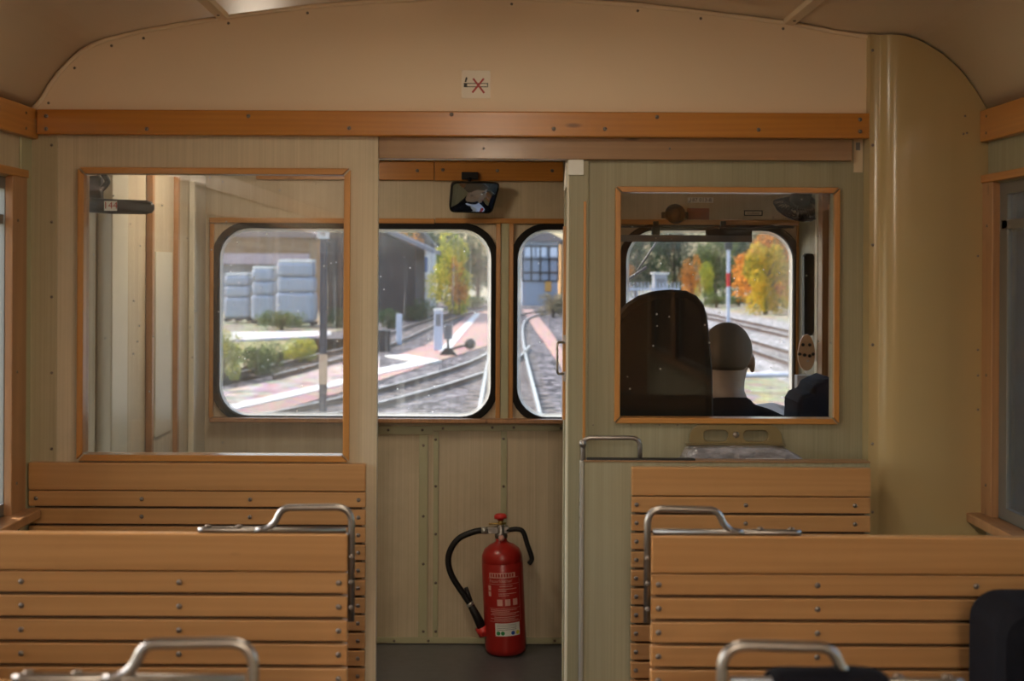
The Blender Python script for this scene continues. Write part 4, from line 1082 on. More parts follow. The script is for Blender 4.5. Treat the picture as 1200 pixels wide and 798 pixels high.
b = MB(); b.tube([hd((-0.022, 0.088, -0.056)), hd((0, 0.096, -0.056)), hd((0.022, 0.088, -0.056))], [0.002, 0.005, 0.002], 8); b.build('lips', M['lips'], pp)
b = MB(); b.prism([(-0.012, 1.005), (0.012, 1.005), (0.022, 0.80), (0, 0.77), (-0.022, 0.80)], 0.105, 0.116); b.build('tie', M['tie'], pp, bevel=0.003)
b = MB()
vs_ = []; fs = []; NU, NV = 28, 12
for j in range(NV + 1):
    for i in range(NU):
        ph = 2 * math.pi * i / NU; fr_ = math.sin(ph)          # +1 towards the face
        lim = R(62) if fr_ > 0.35 else (R(132) if fr_ < -0.3 else R(132) - (fr_ + 0.3) / 0.65 * R(70))
        th = lim * j / NV
        vs_.append(hd((0.0795 * math.sin(th) * math.cos(ph), -0.012 + 0.0995 * math.sin(th) * math.sin(ph), 0.030 + 0.0885 * math.cos(th))))
for j in range(NV):
    for i in range(NU): fs.append((j * NU + i, (j + 1) * NU + i, (j + 1) * NU + (i + 1) % NU, j * NU + (i + 1) % NU))
b.add(vs_, fs, True); hr = b.build('hair', M['stubble'], pp)
md = hr.modifiers.new('s', 'SOLIDIFY'); md.thickness = 0.003; md.offset = -1
for s in (-1, 1):
    c = hd((s * 0.030, 0.079, 0.004)); b = MB(); b.ell(c, (0.0115, 0.0115, 0.0105)); b.cur = 1; b.ell(c + yaw @ Vector((0, 0.007, 0)), (0.0055, 0.0055, 0.0055)); b.build('eye', [M['white'], M['ink']], pp)
    b = MB(); b.tube([hd((s * 0.014, 0.096, 0.026)), hd((s * 0.030, 0.095, 0.031)), hd((s * 0.047, 0.083, 0.026))], [0.003, 0.004, 0.0025], 8); b.build('eyebrow', M['bark_d'], pp)

# ------------------------------------------------------------------ fill lamps added out of view to brighten the interior
def fill_lamp(x, y, z, w, l, power, label):
    root = thing('fill_lamp', label, 'lamp', (x, y, z))
    MB().box(-w / 2 - .02, w / 2 + .02, -l / 2 - .02, l / 2 + .02, -0.02, 0.012).build('fill_base', M['white'], root, bevel=0.004)
    dfm = NT('fill_diffuser'); em = dfm.n('ShaderNodeEmission'); em.inputs[0].default_value = (1.0, 0.86, 0.68, 1); em.inputs[1].default_value = power / (math.pi * w * l) ; dfm.l(em.outputs[0], dfm.out.inputs[0])
    MB().box(-w / 2, w / 2, -l / 2, l / 2, -0.05, -0.02).build('fill_cover', dfm.m, root, bevel=0.008)
    L = bpy.data.lights.new('fill_light', 'AREA'); L.shape = 'RECTANGLE'; L.size = w; L.size_y = l; L.energy = power; L.color = (1.0, 0.86, 0.68)
    o = bpy.data.objects.new('fill_light', L); C.objects.link(o); o.parent = root; o.location = (0, 0, -0.055)
zl = zprof(0.0) - 0.012
for k, y in enumerate((-2.9, -2.0, -1.1)):
    fill_lamp(0.0, y, zl, 0.16, 0.55, SALOON_FILL, ('rearmost', 'middle', 'foremost')[k] + ' added fill lamp under the saloon ceiling, behind the viewer')
fill_lamp(0.0, 2.15, zl, 0.16, 0.35, 1.0, 'short fill lamp added over the doorway end of the saloon')
fill_lamp(-0.70, 4.05, zl - 0.06, 0.12, 0.30, CAB_FILL, 'fill lamp added in the cab, hidden above the doorway')

# ------------------------------------------------------------------ outside: ground
def ground_mat(name, stops, scale, bump=0.6, big=0.12, dist=0.06, rough=0.9):
    t = NT(name); v = t.coords()
    f = t.noise(v, scale, 8, 0.75); g_ = t.noise(v, big, 4, 0.6)
    vo = t.n('ShaderNodeTexVoronoi'); vo.inputs['Scale'].default_value = scale * 2.2; t.l(v, vo.inputs['Vector'])
    c1 = t.ramp(f, stops)
    c2 = t.mixc(0.45, c1, vo.outputs['Color'], 'SOFT_LIGHT')
    c3 = t.mixc(t.ramp(g_, [(0.42, (0, 0, 0, 1)), (0.62, (0.5, 0.5, 0.5, 1))]), c2, t.mixc(0.6, c2, stops[-1][1]))
    return t.principled(c3, rough, 0, 0.2, t.math('ADD', f, vo.outputs['Distance']), bump, bdist=dist)
def stones(name, cols, sc_=8.0):
    t = NT(name); v = t.coords(); vo = t.n('ShaderNodeTexVoronoi'); vo.inputs['Scale'].default_value = sc_; t.l(v, vo.inputs['Vector'])
    sp = t.n('ShaderNodeSeparateColor'); t.l(vo.outputs['Color'], sp.inputs[0])
    f = t.math('ADD', t.math('MULTIPLY', sp.outputs[0], 0.6), t.math('MULTIPLY', t.noise(v, 0.5, 4, 0.6), 0.4))
    c = t.ramp(f, [(0.25, cols[0]), (0.5, cols[1]), (0.78, cols[2])])
    return t.principled(c, 0.9, 0, 0.25, t.math('SUBTRACT', 1.0, vo.outputs['Distance']), 1.0, bdist=0.05)
M['ballast'] = stones('track_ballast', [(0.010, 0.008, 0.010, 1), (0.045, 0.040, 0.045, 1), (0.26, 0.235, 0.245, 1)], 6.0)
M['ballast_r'] = stones('pale_track_ballast', [(0.08, 0.075, 0.075, 1), (0.30, 0.285, 0.28, 1), (0.62, 0.60, 0.58, 1)])
M['earth'] = ground_mat('rough_ground', [(0.30, (0.10, 0.10, 0.06, 1)), (0.5, (0.26, 0.24, 0.16, 1)), (0.72, (0.42, 0.38, 0.28, 1))], 1.2)
M['gravel'] = ground_mat('pink_gravel', [(0.30, (0.12, 0.09, 0.09, 1)), (0.5, (0.40, 0.31, 0.28, 1)), (0.72, (0.66, 0.58, 0.54, 1))], 1.8, 1.0)
M['brick'] = ground_mat('pink_paving', [(0.3, (0.28, 0.17, 0.145, 1)), (0.7, (0.40, 0.265, 0.235, 1))], 3, 0.2)
M['road'] = ground_mat('pale_road', [(0.3, (0.48, 0.46, 0.43, 1)), (0.7, (0.62, 0.60, 0.56, 1))], 2, 0.1)
M['grass'] = ground_mat('dry_grass', [(0.3, (0.10, 0.12, 0.04, 1)), (0.5, (0.24, 0.23, 0.10, 1)), (0.72, (0.42, 0.36, 0.20, 1))], 2.5, 1.0)
M['line'] = plain('white_edge_paint', (0.60, 0.60, 0.57), 0.7, var=0.1)
M['railt'] = plain('rail_rust', (0.075, 0.042, 0.03), 0.5, metal=0.3)
M['railh'] = plain('rail_polished', (0.55, 0.50, 0.46), 0.3, metal=0.8)
M['sleeper'] = plain('sleeper_wood', (0.15, 0.12, 0.10), 0.9, var=0.3)
M['darkwood'] = plain('dark_weathered_boards', (0.03, 0.025, 0.027), 0.8, var=0.3, scale=3)
M['concrete'] = plain('concrete', (0.33, 0.34, 0.37), 0.8)
M['bluewhite'] = plain('bluish_white_paint', (0.45, 0.49, 0.58), 0.6)
M['wrap'] = plain('white_stretch_film', (0.34, 0.38, 0.46), 0.35)
b = MB(); b.box(-160, 160, -60, 260, ZG - 0.5, ZG - 0.08); struct(b.build('ground', M['earth']))
def strip_poly(pts, z, name, m, label=None):
    b = MB(); b.prism([(p.x, p.y) for p in pts], z - 0.07, z, 'z'); o = b.build(name, m); return struct(o, label)
# ballast bed of all tracks
strip_poly([Vector((-4.6, 8, 0)), Vector((6.0, 8, 0)), Vector((6.4, 60, 0)), Vector((9, 100, 0)), Vector((-4, 100, 0)), Vector((-6.5, 50, 0)), Vector((-6.5, 30, 0))], ZG, 'ground_ballast', M['ballast'])
strip_poly([Vector((6.6, 8, 0)), Vector((15, 8, 0)), Vector((15, 120, 0)), Vector((6.8, 120, 0))], ZG + 0.0, 'ground_ballast', M['ballast_r'])
gp = [G(x, y) for x, y in ((230, 493), (330, 470), (400, 452), (445, 437), (503, 425), (463, 418), (500, 405), (530, 385), (553, 366), (578, 362), (592, 362), (592, 372), (590, 385), (584, 402), (520, 422), (445, 447), (400, 461), (330, 482), (290, 496))]
strip_poly(gp, ZG + 0.03, 'ground_paving', M['brick'])
def line_strip(pxs, w, z, name='ground_line'):
    pts = [G(x, y) for x, y in pxs]; b = MB()
    for a, c in zip(pts, pts[1:]):
        d = (c - a); d.z = 0; d.normalize(); nn = Vector((-d.y, d.x, 0)) * w / 2
        b.prism([((a + nn).x, (a + nn).y), ((c + nn).x, (c + nn).y), ((c - nn).x, (c - nn).y), ((a - nn).x, (a - nn).y)], z - 0.05, z, 'z')
    return struct(b.build(name, M['line']))
strip_poly([G(x, y) for x, y in ((612, 363), (624, 363), (646, 390), (672, 430), (664, 440), (640, 405), (626, 385))], ZG + 0.03, 'ground_paving', M['brick'])
line_strip([(225, 490), (330, 467), (400, 450), (445, 437)], 0.45, ZG + 0.05)
line_strip([(440, 438), (502, 424.5)], 0.6, ZG + 0.052); line_strip([(504, 425), (464, 418)], 0.7, ZG + 0.054)
line_strip([(520, 413), (539, 391), (560, 368)], 0.32, ZG + 0.05)
strip_poly([G(x, y) for x, y in ((120, 402), (250, 400), (300, 398), (380, 394), (388, 393), (388, 388), (380, 388), (300, 389), (120, 391))], ZG + 0.02, 'ground_road', M['road'])
strip_poly([G(x, y) for x, y in ((60, 440), (250, 455), (330, 438), (400, 415), (445, 405), (445, 396), (380, 397), (300, 400), (120, 404))], ZG + 0.0, 'ground_grass', M['grass'])
strip_poly([G(x, y) for x, y in ((60, 500), (230, 488), (330, 467), (400, 448), (445, 434), (445, 418), (400, 425), (330, 445), (250, 460), (60, 450))], ZG + 0.01, 'ground_gravel', M['gravel'])
strip_poly([Vector((4.0, 10, 0)), Vector((6.7, 10, 0)), Vector((7.0, 45, 0)), Vector((4.6, 45, 0))], ZG + 0.03, 'ground_verge', M['earth'])

def railtrack(label, cl, gauge=1.0, sleepers=40, s0=0.0, ds=0.7, name='railway_track'):
    root = thing(name, label, 'track', (cl[0][0], cl[0][1], ZG)); o0 = root.location
    pts = smooth_path([Vector((x, y, 0)) for x, y in cl], 10)
    L = [0]
    for a, c in zip(pts, pts[1:]): L.append(L[-1] + (c - a).length)
    def at(s):
        for k in range(len(pts) - 1):
            if L[k] <= s <= L[k + 1]:
                f = (s - L[k]) / (L[k + 1] - L[k]); return pts[k].lerp(pts[k + 1], f), (pts[k + 1] - pts[k]).normalized()
        return pts[-1], (pts[-1] - pts[-2]).normalized()
    for s in (-1, 1):
        b = MB(); sec = [(-0.05, 0), (-0.05, 0.012), (-0.01, 0.03), (-0.01, 0.09), (-0.033, 0.10), (-0.033, 0.13), (0.033, 0.13), (0.033, 0.10), (0.01, 0.09), (0.01, 0.03), (0.05, 0.012), (0.05, 0)]
        vs_ = []; fs = []; m = len(sec)
        for i, p in enumerate(pts):
            a = pts[max(i - 1, 0)]; c = pts[min(i + 1, len(pts) - 1)]; d = (c - a).normalized(); nn = Vector((d.y, -d.x, 0))
            for (u, z) in sec: q = p + nn * (s * (gauge / 2 + 0.033) + u); vs_.append((q.x, q.y, ZR - 0.13 + z))
        b2 = MB()
        for i in range(len(pts) - 1):
            for j in range(m):
                b.cur = 1 if j == 5 else 0
                b.add([vs_[i * m + j], vs_[i * m + (j + 1) % m], vs_[(i + 1) * m + (j + 1) % m], vs_[(i + 1) * m + j]], [(0, 1, 2, 3)])
        b.build('rail', [M['railt'], M['railh']], root, origin=o0)
    sb = None
    for k in range(sleepers):
        p, d = at(s0 + k * ds)
        if sb is None:
            bb = MB().box(-0.85, 0.85, -0.12, 0.12, -0.05, 0.006); o = bb.build('sleeper', M['sleeper'], root, bevel=0.01); sb = o.data
        else:
            o = bpy.data.objects.new('sleeper', sb); C.objects.link(o); o.parent = root
        o.location = Vector((p.x, p.y, ZG)) - o0; o.rotation_euler = (0, 0, math.atan2(d.y, d.x) - math.pi / 2)
    return root
railtrack('railway track the car runs on, curving away right beyond the middle pane', [(0.10, 7), (0.33, 22), (0.55, 41), (0.95, 58), (1.7, 68), (3.6, 77), (7.5, 84)], sleepers=60, s0=10, ds=0.75)
railtrack('siding curving off to the left from the near track', [(0.75, 42), (0.20, 36), (-0.95, 30), (-2.45, 24.5), (-4.3, 19.5), (-7.2, 13.5)], sleepers=36, s0=3)
railtrack('farther left track behind the white marker posts', [(-5.6, 30), (-3.9, 42), (-2.9, 58), (-1.6, 74), (0.8, 90)], sleepers=60, s0=1, ds=0.75)
railtrack('right-hand track nearest the driver window', [(8.3, 12), (8.8, 40), (8.9, 70), (8.7, 90)], sleepers=50, s0=18, ds=0.7)
railtrack('outer right-hand track beyond the striped signal post', [(12.2, 12), (12.0, 45), (12.1, 75), (11.9, 90)], sleepers=50, s0=25, ds=0.8)

# posts, lever, boxes by the tracks
def post_px(name, label, cat, px, ybase, ytop, w, m, cap=None):
    g0 = G(px, ybase); d = g0.y; zt = ZP(ytop, d, px); r = w * d / F / 2
    root = thing(name, label, cat, g0); h = zt - ZG
    MB().box(-r, r, -r, r, 0, h).build('post', m, root, bevel=0.02)
    if cap: MB().box(-r * 1.15, r * 1.15, -r * 1.15, r * 1.15, h, h + 0.06).build('cap', M['white'], root, bevel=0.02)
    return root, d, h, r
r0, d, h, r = post_px('marker_post', 'tall white concrete marker post right of the black box', 'post', 513.5, 411, 364, 10, M['bluewhite'], True)
MB().box(-r * .6, r * .6, -r - .01, -r, h * .62, h * .92).build('plate', M['visor'], r0)
post_px('marker_post', 'thin pale blue marker post left of the taller white one', 'post', 467.5, 404, 368, 6.5, M['bluewhite'])
g0 = G(449, 412); bx = thing('relay_box', 'squat black relay box at the left edge of the doorway view', 'box', g0)
MB().box(-0.28, 0.22, -0.2, 0.2, 0, 0.62).build('body', M['darkwood'], bx, bevel=0.02); MB().box(-0.31, 0.25, -0.23, 0.23, 0.62, 0.68).build('lid', M['blackm'], bx, bevel=0.01)
g0 = G(525, 417); lv = thing('switch_lever', 'black point lever with a round counterweight and small lantern', 'switch lever', g0)
b = MB(); b.prism([(-0.28, 0), (0.28, 0), (0.10, 0.24), (-0.10, 0.24)], -0.15, 0.15); b.build('base', M['blackm'], lv, bevel=0.01)
MB().cyl((0, 0, 0.2), (0, 0, 0.55), 0.04).build('shaft', M['blackm'], lv)
MB().ring([(-0.13, 0.5), (0.13, 0.5), (0.13, 0.95), (-0.13, 0.95)], [(-0.07, 0.58), (0.07, 0.58), (0.07, 0.88), (-0.07, 0.88)], -0.05, 0.05).box(-0.08, 0.08, -0.01, 0.01, 0.56, 0.89).build('lantern', M['visor'], lv)
MB().tube([(0.05, 0, 0.2), (0.62, 0, 0.34)], 0.035).build('lever_arm', M['blackm'], lv)
MB().ell((0.66, 0, 0.36), (0.17, 0.12, 0.17)).build('counterweight', M['blackm'], lv)
# near pole with number
px_, dpo = 379, 17.0
g0 = Vector((XP(379, dpo, 380), dpo, ZG)); pl_ = thing('number_post', 'dark post carrying a small white number board, left pane', 'post', g0)
w_ = 0.046
MB().box(-w_, w_, -w_, w_, 0, ZP(279, dpo, 378) - ZG).build('post', plain('dark_blue_grey_post', (0.035, 0.04, 0.06), 0.6), pl_, bevel=0.01)
zb0, zb1 = ZP(450, dpo, 378) - ZG, ZP(415, dpo, 378) - ZG
MB().box(-w_ - .004, w_ + .004, -w_ - .004, w_ + .004, zb0, zb1).build('pale_band', M['tan'], pl_)
z0_, z1_ = ZP(280, dpo, 378) - ZG, ZP(267, dpo, 378) - ZG
nb = MB().box(-0.078, 0.078, -w_ - .02, -w_, z0_, z1_).build('number_board', M['white'], pl_, bevel=0.004)
b = MB(); b.add(*text_geo('4', 0.13, lambda x, y: (x, -w_ - .023, (z0_ + z1_) / 2 + y))); b.build('lettering', M['ink'], nb)
# signal post red/white
dsg = 55.0; g0 = Vector((XP(853.5, dsg, 330), dsg, ZG)); sgp = thing('signal_post', 'white signal post with a red band between the right-hand tracks', 'signal', g0)
zz_ = [ZG, ZP(352, dsg, 853), ZP(336, dsg, 853), ZP(320, dsg, 853), ZP(293, dsg, 853), ZP(281, dsg, 853)]
b = MB(); b.box(-0.065, 0.065, -0.065, 0.065, 0, zz_[4] - ZG); b.build('post', M['bluewhite'], sgp, bevel=0.01)
b = MB(); b.box(-0.07, 0.07, -0.07, 0.07, zz_[2] - ZG, zz_[3] - ZG); b.build('red_band', M['redc'], sgp)
b = MB(); b.box(-0.15, 0.15, -0.12, 0.12, zz_[4] - ZG, zz_[5] - ZG); b.cyl((0, -0.13, (zz_[4] + zz_[5]) / 2 - ZG), (0, -0.2, (zz_[4] + zz_[5]) / 2 - ZG), 0.1); b.build('signal_head', M['blackm'], sgp, bevel=0.01)
# barrier rail
dba = 21.0; bz = ZP(439.5, dba, 900); g0 = Vector((XP(935, dba, 440), dba, ZG)); ba = thing('barrier_rail', 'pale blue tubular barrier rail low in the driver windscreen', 'barrier', g0)
xa, xb = XP(838, dba, 440) - g0.x, XP(1040, dba, 440) - g0.x
MB().tube([(xa, 0, bz - ZG), (xb, 0, bz - ZG)], 0.045).build('top_tube', M['bluewhite'], ba)
for xx in (xa + .05, xb - .05): MB().cyl((xx, 0, 0), (xx, 0, bz - ZG), 0.04).build('post', M['bluewhite'], ba)
# hut and fence behind
g0 = Vector((XP(773, 82, 330), 82, ZG)); hu = thing('trackside_hut', 'small grey trackside hut left of the orange bush', 'hut', g0)
zt = ZP(319.5, 82, 773) - ZG
MB().box(-0.42, 0.42, -0.5, 0.5, 0, zt - .1).build('wall', M['concrete'], hu, bevel=0.05); MB().box(-0.56, 0.56, -0.56, 0.56, zt - .1, zt).build('roof', M['white'], hu, bevel=0.04)
MB().box(-0.25, 0.3, -0.52, -0.49, zt * .45, zt * .85).build('door', M['visor'], hu)
fe = thing('lattice_fence', 'pale blue lattice fence beside the grey trackside hut', 'fence', (XP(765, 76, 340), 76, ZG))
zt = ZP(331, 76, 765) - ZG
b = MB(); 
for k in range(15): b.box(-1.6 + k * .22, -1.54 + k * .22, -.02, .02, 0, zt)
b.build('pickets', M['bluewhite'], fe); MB().box(-1.65, 1.6, .02, .06, zt * .75, zt * .82).box(-1.65, 1.6, .02, .06, zt * .2, zt * .27).build('rails', M['bluewhite'], fe)

# ------------------------------------------------------------------ outside: buildings
def house(name, label, px0, px1, ytop_wall, d, depth, mw, mr_, roof=1.5, over=0.4):
    x0, x1 = XP(px0, d, 330), XP(px1, d, 330); z1 = ZP(ytop_wall, d, (px0 + px1) / 2)
    g0 = Vector(((x0 + x1) / 2, d, ZG)); root = thing(name, label, 'building', g0); hw_ = (x1 - x0) / 2; h = z1 - ZG
    MB().box(-hw_, hw_, 0, depth, -.05, h).build('wall', mw, root)
    b = MB(); a = hw_ + over
    b.prism([(-a, h - .1), (a, h - .1), (a, h + .08), (0, h + roof), (-a, h + .08)], -over, depth + over); b.build('roof', mr_, root)
    return root, hw_, h
# barn with a long sloping roof
dB = 64.0
x0, x1 = XP(330, dB, 330), XP(487, dB, 330)
g0 = Vector((x1, dB, ZG)); barn = thing('barn', 'dark timber barn with a low sloping roof left of the yellow-green tree', 'building', g0)
e1 = P(443, 268, dB); e2 = P(508, 297, dB)
sl = (e2.z - e1.z) / (e2.x - e1.x)
def zr(x): return e1.z + sl * (x - e1.x)
XLb = XP(384, dB, 330)
b = MB(); b.prism([(0, 0), (0, zr(g0.x) - ZG - .1), (XLb - g0.x, zr(XLb) - ZG - .1), (XLb - g0.x, 0)], 0, 9); b.build('wall', M['darkwood'], barn)
b = MB(); t_ = 0.22; A = (e2.x - g0.x, e2.z - ZG); Bq = (XLb - .6 - g0.x, zr(XLb - .6) - ZG)
b.prism([A, (A[0], A[1] + t_), (Bq[0], Bq[1] + t_), Bq], -1.2, 9.5); b.build('roof', plain('weathered_roof_edge', (0.13, 0.135, 0.17), 0.7), barn)
b = MB(); 
for k in range(4): b.box(-0.3 - k * 0.95, -0.2 - k * 0.95, -0.05, 0, 0.1, 2.2)
b.build('timber_posts', M['darkwood'], barn)
# pale house behind
hs_, hw_, h = house('house', 'pale house with blue window panes behind the barn roof', 478, 506, 290, 82, 6, plain('pale_render', (0.50, 0.50, 0.50), 0.8), M['darkwood'], 1.2, 0.2)
for k in range(2):
    w = MB().box(-0.9 + k * 0.95, -0.35 + k * 0.95, -.04, 0, h - 1.7, h - 0.5).build('window', M['white'], hs_)
    MB().box(-0.82 + k * 0.95, -0.43 + k * 0.95, -.06, -.03, h - 1.6, h - 0.6).build('pane', plain('blue_pane', (0.12, 0.18, 0.32), 0.2), w)
# freight shed far left
fs_, hw_, h = house('freight_shed', 'long freight shed with orange-brown boarding, upper left pane', 250, 362, 276, 78, 8, plain('orange_boards', (0.34, 0.20, 0.09), 0.8, var=0.2), plain('shed_roof', (0.30, 0.22, 0.20), 0.8), 1.5)
MB().box(-hw_ - .05, hw_ + .05, -0.8, 0, h - 1.75, h - 1.1).build('fascia', plain('pink_fascia', (0.52, 0.42, 0.46), 0.7), fs_)
MB().box(-hw_ + .1, hw_ - .1, -.1, 0, 0, h - 1.75).build('loading_bay', plain('bay_grey', (0.30, 0.32, 0.38), 0.8), fs_)
# signal box
dSB = 92
sb_, hw_, h = house('signal_box', 'half-timbered signal box beyond the middle pane', 612, 654, 281, dSB, 5, plain('grey_blue_render', (0.26, 0.30, 0.38), 0.8), plain('slate_roof', (0.15, 0.12, 0.13), 0.8), 0.9, 0.25)
b = MB(); 
for k in range(3): b.box(-hw_ + .2 + k * .85, -hw_ + .85 + k * .85, -.06, 0, h - 1.2, h - 0.55)
b.build('window_band', plain('pale_panes', (0.60, 0.66, 0.78), 0.2), sb_)
b = MB()
for zz in (h - 0.4, h - 1.35, h - 2.3, h - 2.9): b.box(-hw_ - .02, hw_ + .02, -.08, 0, zz - .1, zz)
for k in range(5): b.box(-hw_ + k * (2 * hw_ / 4) - .06, -hw_ + k * (2 * hw_ / 4) + .06, -.08, 0, h - 2.9, h - .4)
b.build('timber_frame', M['darkwood'], sb_)
MB().box(0.35, 0.8, -.12, 0, h - 3.7, h - 3.0).build('notice', plain('orange_notice', (0.55, 0.28, 0.06), 0.6), sb_)
ob, hw_, h = house('house', 'orange-yellow house at the right edge of the middle pane', 657, 720, 284, 97, 6, plain('orange_render', (0.42, 0.24, 0.09), 0.8), M['darkwood'], 1.0, 0.1)
# wrapped pallets
for k, (pa, pb_, yt, d, lab_) in enumerate(((323, 368, 304, 58, 'tallest white film-wrapped pallet stack near the number post'), (294, 321, 312, 60, 'middle white film-wrapped pallet stack'), (262, 292, 320, 62, 'leftmost, lowest white film-wrapped pallet stack'))):
    x0, x1 = XP(pa, d, 340), XP(pb_, d, 340); zt = ZP(yt, d, pa) - ZG; g0 = Vector(((x0 + x1) / 2, d, ZG)); hw_ = (x1 - x0) / 2
    rt = thing('wrapped_pallet', lab_, 'pallet', g0, 0, 'film-wrapped pallets by the shed')
    b = MB(); b.box(-hw_, hw_, 0, 1.4, 0.15, zt * .50); b.box(-hw_ * .94, hw_ * .97, 0.05, 1.35, zt * .50, zt * .74); b.box(-hw_ * .97, hw_ * .90, 0.02, 1.4, zt * .74, zt * .96); b.build('load', M['wrap'], rt, bevel=0.16)
    b = MB(); b.box(-hw_ * .9, hw_ * .9, 0.1, 1.3, zt * .95, zt); b.build('top_sheet', M['white'], rt, bevel=0.04)
    b = MB()
    for q in range(3): b.box(-hw_ + q * hw_ * .9, -hw_ + q * hw_ * .9 + .15, .02, 1.38, 0, .1)
    b.box(-hw_, hw_, 0, 1.4, .1, .15); b.build('pallet', M['darkwood'], rt)

# ------------------------------------------------------------------ outside: plants
def leafmat(name, cols, tr=0.35):
    t = NT(name); v = t.coords(); f = t.noise(v, 0.9, 3, 0.6); g_ = t.n('ShaderNodeObjectInfo')
    geo = t.n('ShaderNodeNewGeometry')
    ff = t.math('ADD', t.math('MULTIPLY', f, 0.7), t.math('MULTIPLY', geo.outputs['Random Per Island'], 0.3))
    n = len(cols); c = t.ramp(ff, [(0.32 + 0.36 * i / (n - 1), cc + (1,)) for i, cc in enumerate(cols)])
    d = t.n('ShaderNodeBsdfDiffuse'); tl = t.n('ShaderNodeBsdfTranslucent'); t.l(c, d.inputs[0]); t.l(c, tl.inputs[0])
    m = t.n('ShaderNodeMixShader'); m.inputs[0].default_value = tr; t.l(d.outputs[0], m.inputs[1]); t.l(tl.outputs[0], m.inputs[2]); t.l(m.outputs[0], t.out.inputs[0]); return t.m
LF = {'dark': leafmat('dark_green_leaves', [(0.03, 0.06, 0.035), (0.06, 0.105, 0.05), (0.11, 0.15, 0.07)]),
      'mid': leafmat('mid_green_leaves', [(0.06, 0.10, 0.045), (0.13, 0.18, 0.06), (0.24, 0.26, 0.08)]),
      'yg': leafmat('yellow_green_leaves', [(0.13, 0.21, 0.05), (0.42, 0.44, 0.07), (0.72, 0.58, 0.08)]),
      'or': leafmat('orange_leaves', [(0.16, 0.14, 0.05), (0.60, 0.24, 0.05), (0.78, 0.34, 0.06)]),
      'ye': leafmat('golden_leaves', [(0.12, 0.17, 0.04), (0.50, 0.40, 0.05), (0.80, 0.50, 0.05)]),
      'br': leafmat('brown_hedge_leaves', [(0.16, 0.14, 0.10), (0.30, 0.26, 0.18), (0.40, 0.34, 0.2)])}
M['bark'] = plain('bark', (0.12, 0.09, 0.07), 0.9)
_cr = {}
def crown(kind, n, card, seed, shape):
    key = (kind, n, card, seed, shape)
    if key in _cr: return _cr[key]
    rnd = random.Random(seed); b = MB()
    blobs = [(Vector((rnd.uniform(-.55, .55), rnd.uniform(-.55, .55), rnd.uniform(-.75, .75) if shape != 'low' else rnd.uniform(-.6, .5))), rnd.uniform(.28, .5)) for _ in range(16)]
    vs_ = []; fs = []
    for i in range(n):
        c, r = rnd.choice(blobs)
        v = Vector((rnd.gauss(0, 1), rnd.gauss(0, 1), rnd.gauss(0, 1))).normalized() * r * rnd.uniform(.65, 1.05)
        p = c + v
        if shape == 'tall': p.x *= 1 - 0.35 * max(0, p.z); p.y *= 1 - 0.35 * max(0, p.z)
        q = Vector((rnd.gauss(0, 1), rnd.gauss(0, 1), rnd.gauss(0, 1))).normalized(); u = q.orthogonal().normalized(); w = q.cross(u); s = card * rnd.uniform(.6, 1.3)
        k = len(vs_); vs_ += [p + u * s, p + w * s * .6, p - u * s, p - w * s * .6]; fs.append((k, k + 1, k + 2, k + 3))
    b.add(vs_, fs); o = b.build('foliage', LF[kind]); _cr[key] = o.data; bpy.data.objects.remove(o); return _cr[key]
_tk = {}
def trunk():
    if 't' not in _tk:
        b = MB(); b.tube([(0, 0, -0.02), (0.01, 0, .3), (0, 0.01, .7)], [0.05, 0.04, 0.02], 8)
        for k in range(5):
            a = k * 1.3; b.tube([(0, 0, .3 + .06 * k), (0.16 * math.cos(a), 0.16 * math.sin(a), .5 + .06 * k), (0.28 * math.cos(a), .28 * math.sin(a), .62 + .06 * k)], [0.018, 0.012, 0.005], 6)
        o = b.build('trunk', M['bark']); _tk['t'] = o.data; bpy.data.objects.remove(o)
    return _tk['t']
def tree(name, label, cat, x, y, h, w, kind, n=2600, card=0.07, seed=1, shape='round', group=None, base=0.12):
    root = thing(name, label, cat, (x, y, ZG - 0.05), 0, group)
    o = bpy.data.objects.new('foliage', crown(kind, n, card, seed, shape)); C.objects.link(o); o.parent = root
    o.scale = (w / 2, w / 2, h * (1 - base) / 2); o.location = (0, 0, h * base + h * (1 - base) / 2)
    tk = bpy.data.objects.new('trunk' if cat == 'tree' else 'stem', trunk()); C.objects.link(tk); tk.parent = root; tk.scale = (w * .8, w * .8, h * .9)
    return root
def tree_px(name, label, cat, px, ytop, w_px, d, kind, **k):
    x = XP(px, d, 330); h = ZP(ytop, d, px) - ZG; return tree(name, label, cat, x, d, h, w_px * d / F, kind, **k)
tree_px('tree', 'yellow-green tree with an orange patch standing between barn and track curve', 'tree', 530, 274, 62, 74, 'yg', n=4200, card=0.05, seed=5, shape='tall', base=.05)
tree_px('tree', 'small orange-leaved tree in front of the yellow-green one', 'tree', 538, 302, 26, 72, 'or', n=900, card=0.08, seed=8, base=.2)
tree_px('tree', 'tall golden tree at the right edge of the driver windscreen', 'tree', 897, 288, 74, 78, 'ye', n=5000, card=0.045, seed=11, shape='tall', base=0.02)
tree_px('tree', 'orange tree top above the golden tree, right windscreen', 'tree', 908, 262, 104, 84, 'or', n=5000, card=0.045, seed=12, base=.1)
tree_px('tree', 'golden tree cut by the right edge of the windscreen', 'tree', 945, 285, 60, 77, 'ye', n=4200, card=0.045, seed=13, base=.03)
tree_px('tree', 'orange-brown round tree right of the grey hut', 'tree', 810, 300, 34, 95, 'or', n=3000, card=0.05, seed=14, shape='tall', base=.1)
tree_px('tree', 'yellow-green slim tree beside the orange-brown round tree', 'tree', 826, 306, 26, 94, 'yg', n=2400, card=0.06, seed=15, shape='tall', base=.1)
tree_px('tree', 'orange tree partly hidden by the left bead of the driver window', 'tree', 728, 305, 40, 98, 'or', n=2400, card=0.06, seed=16, base=.1)
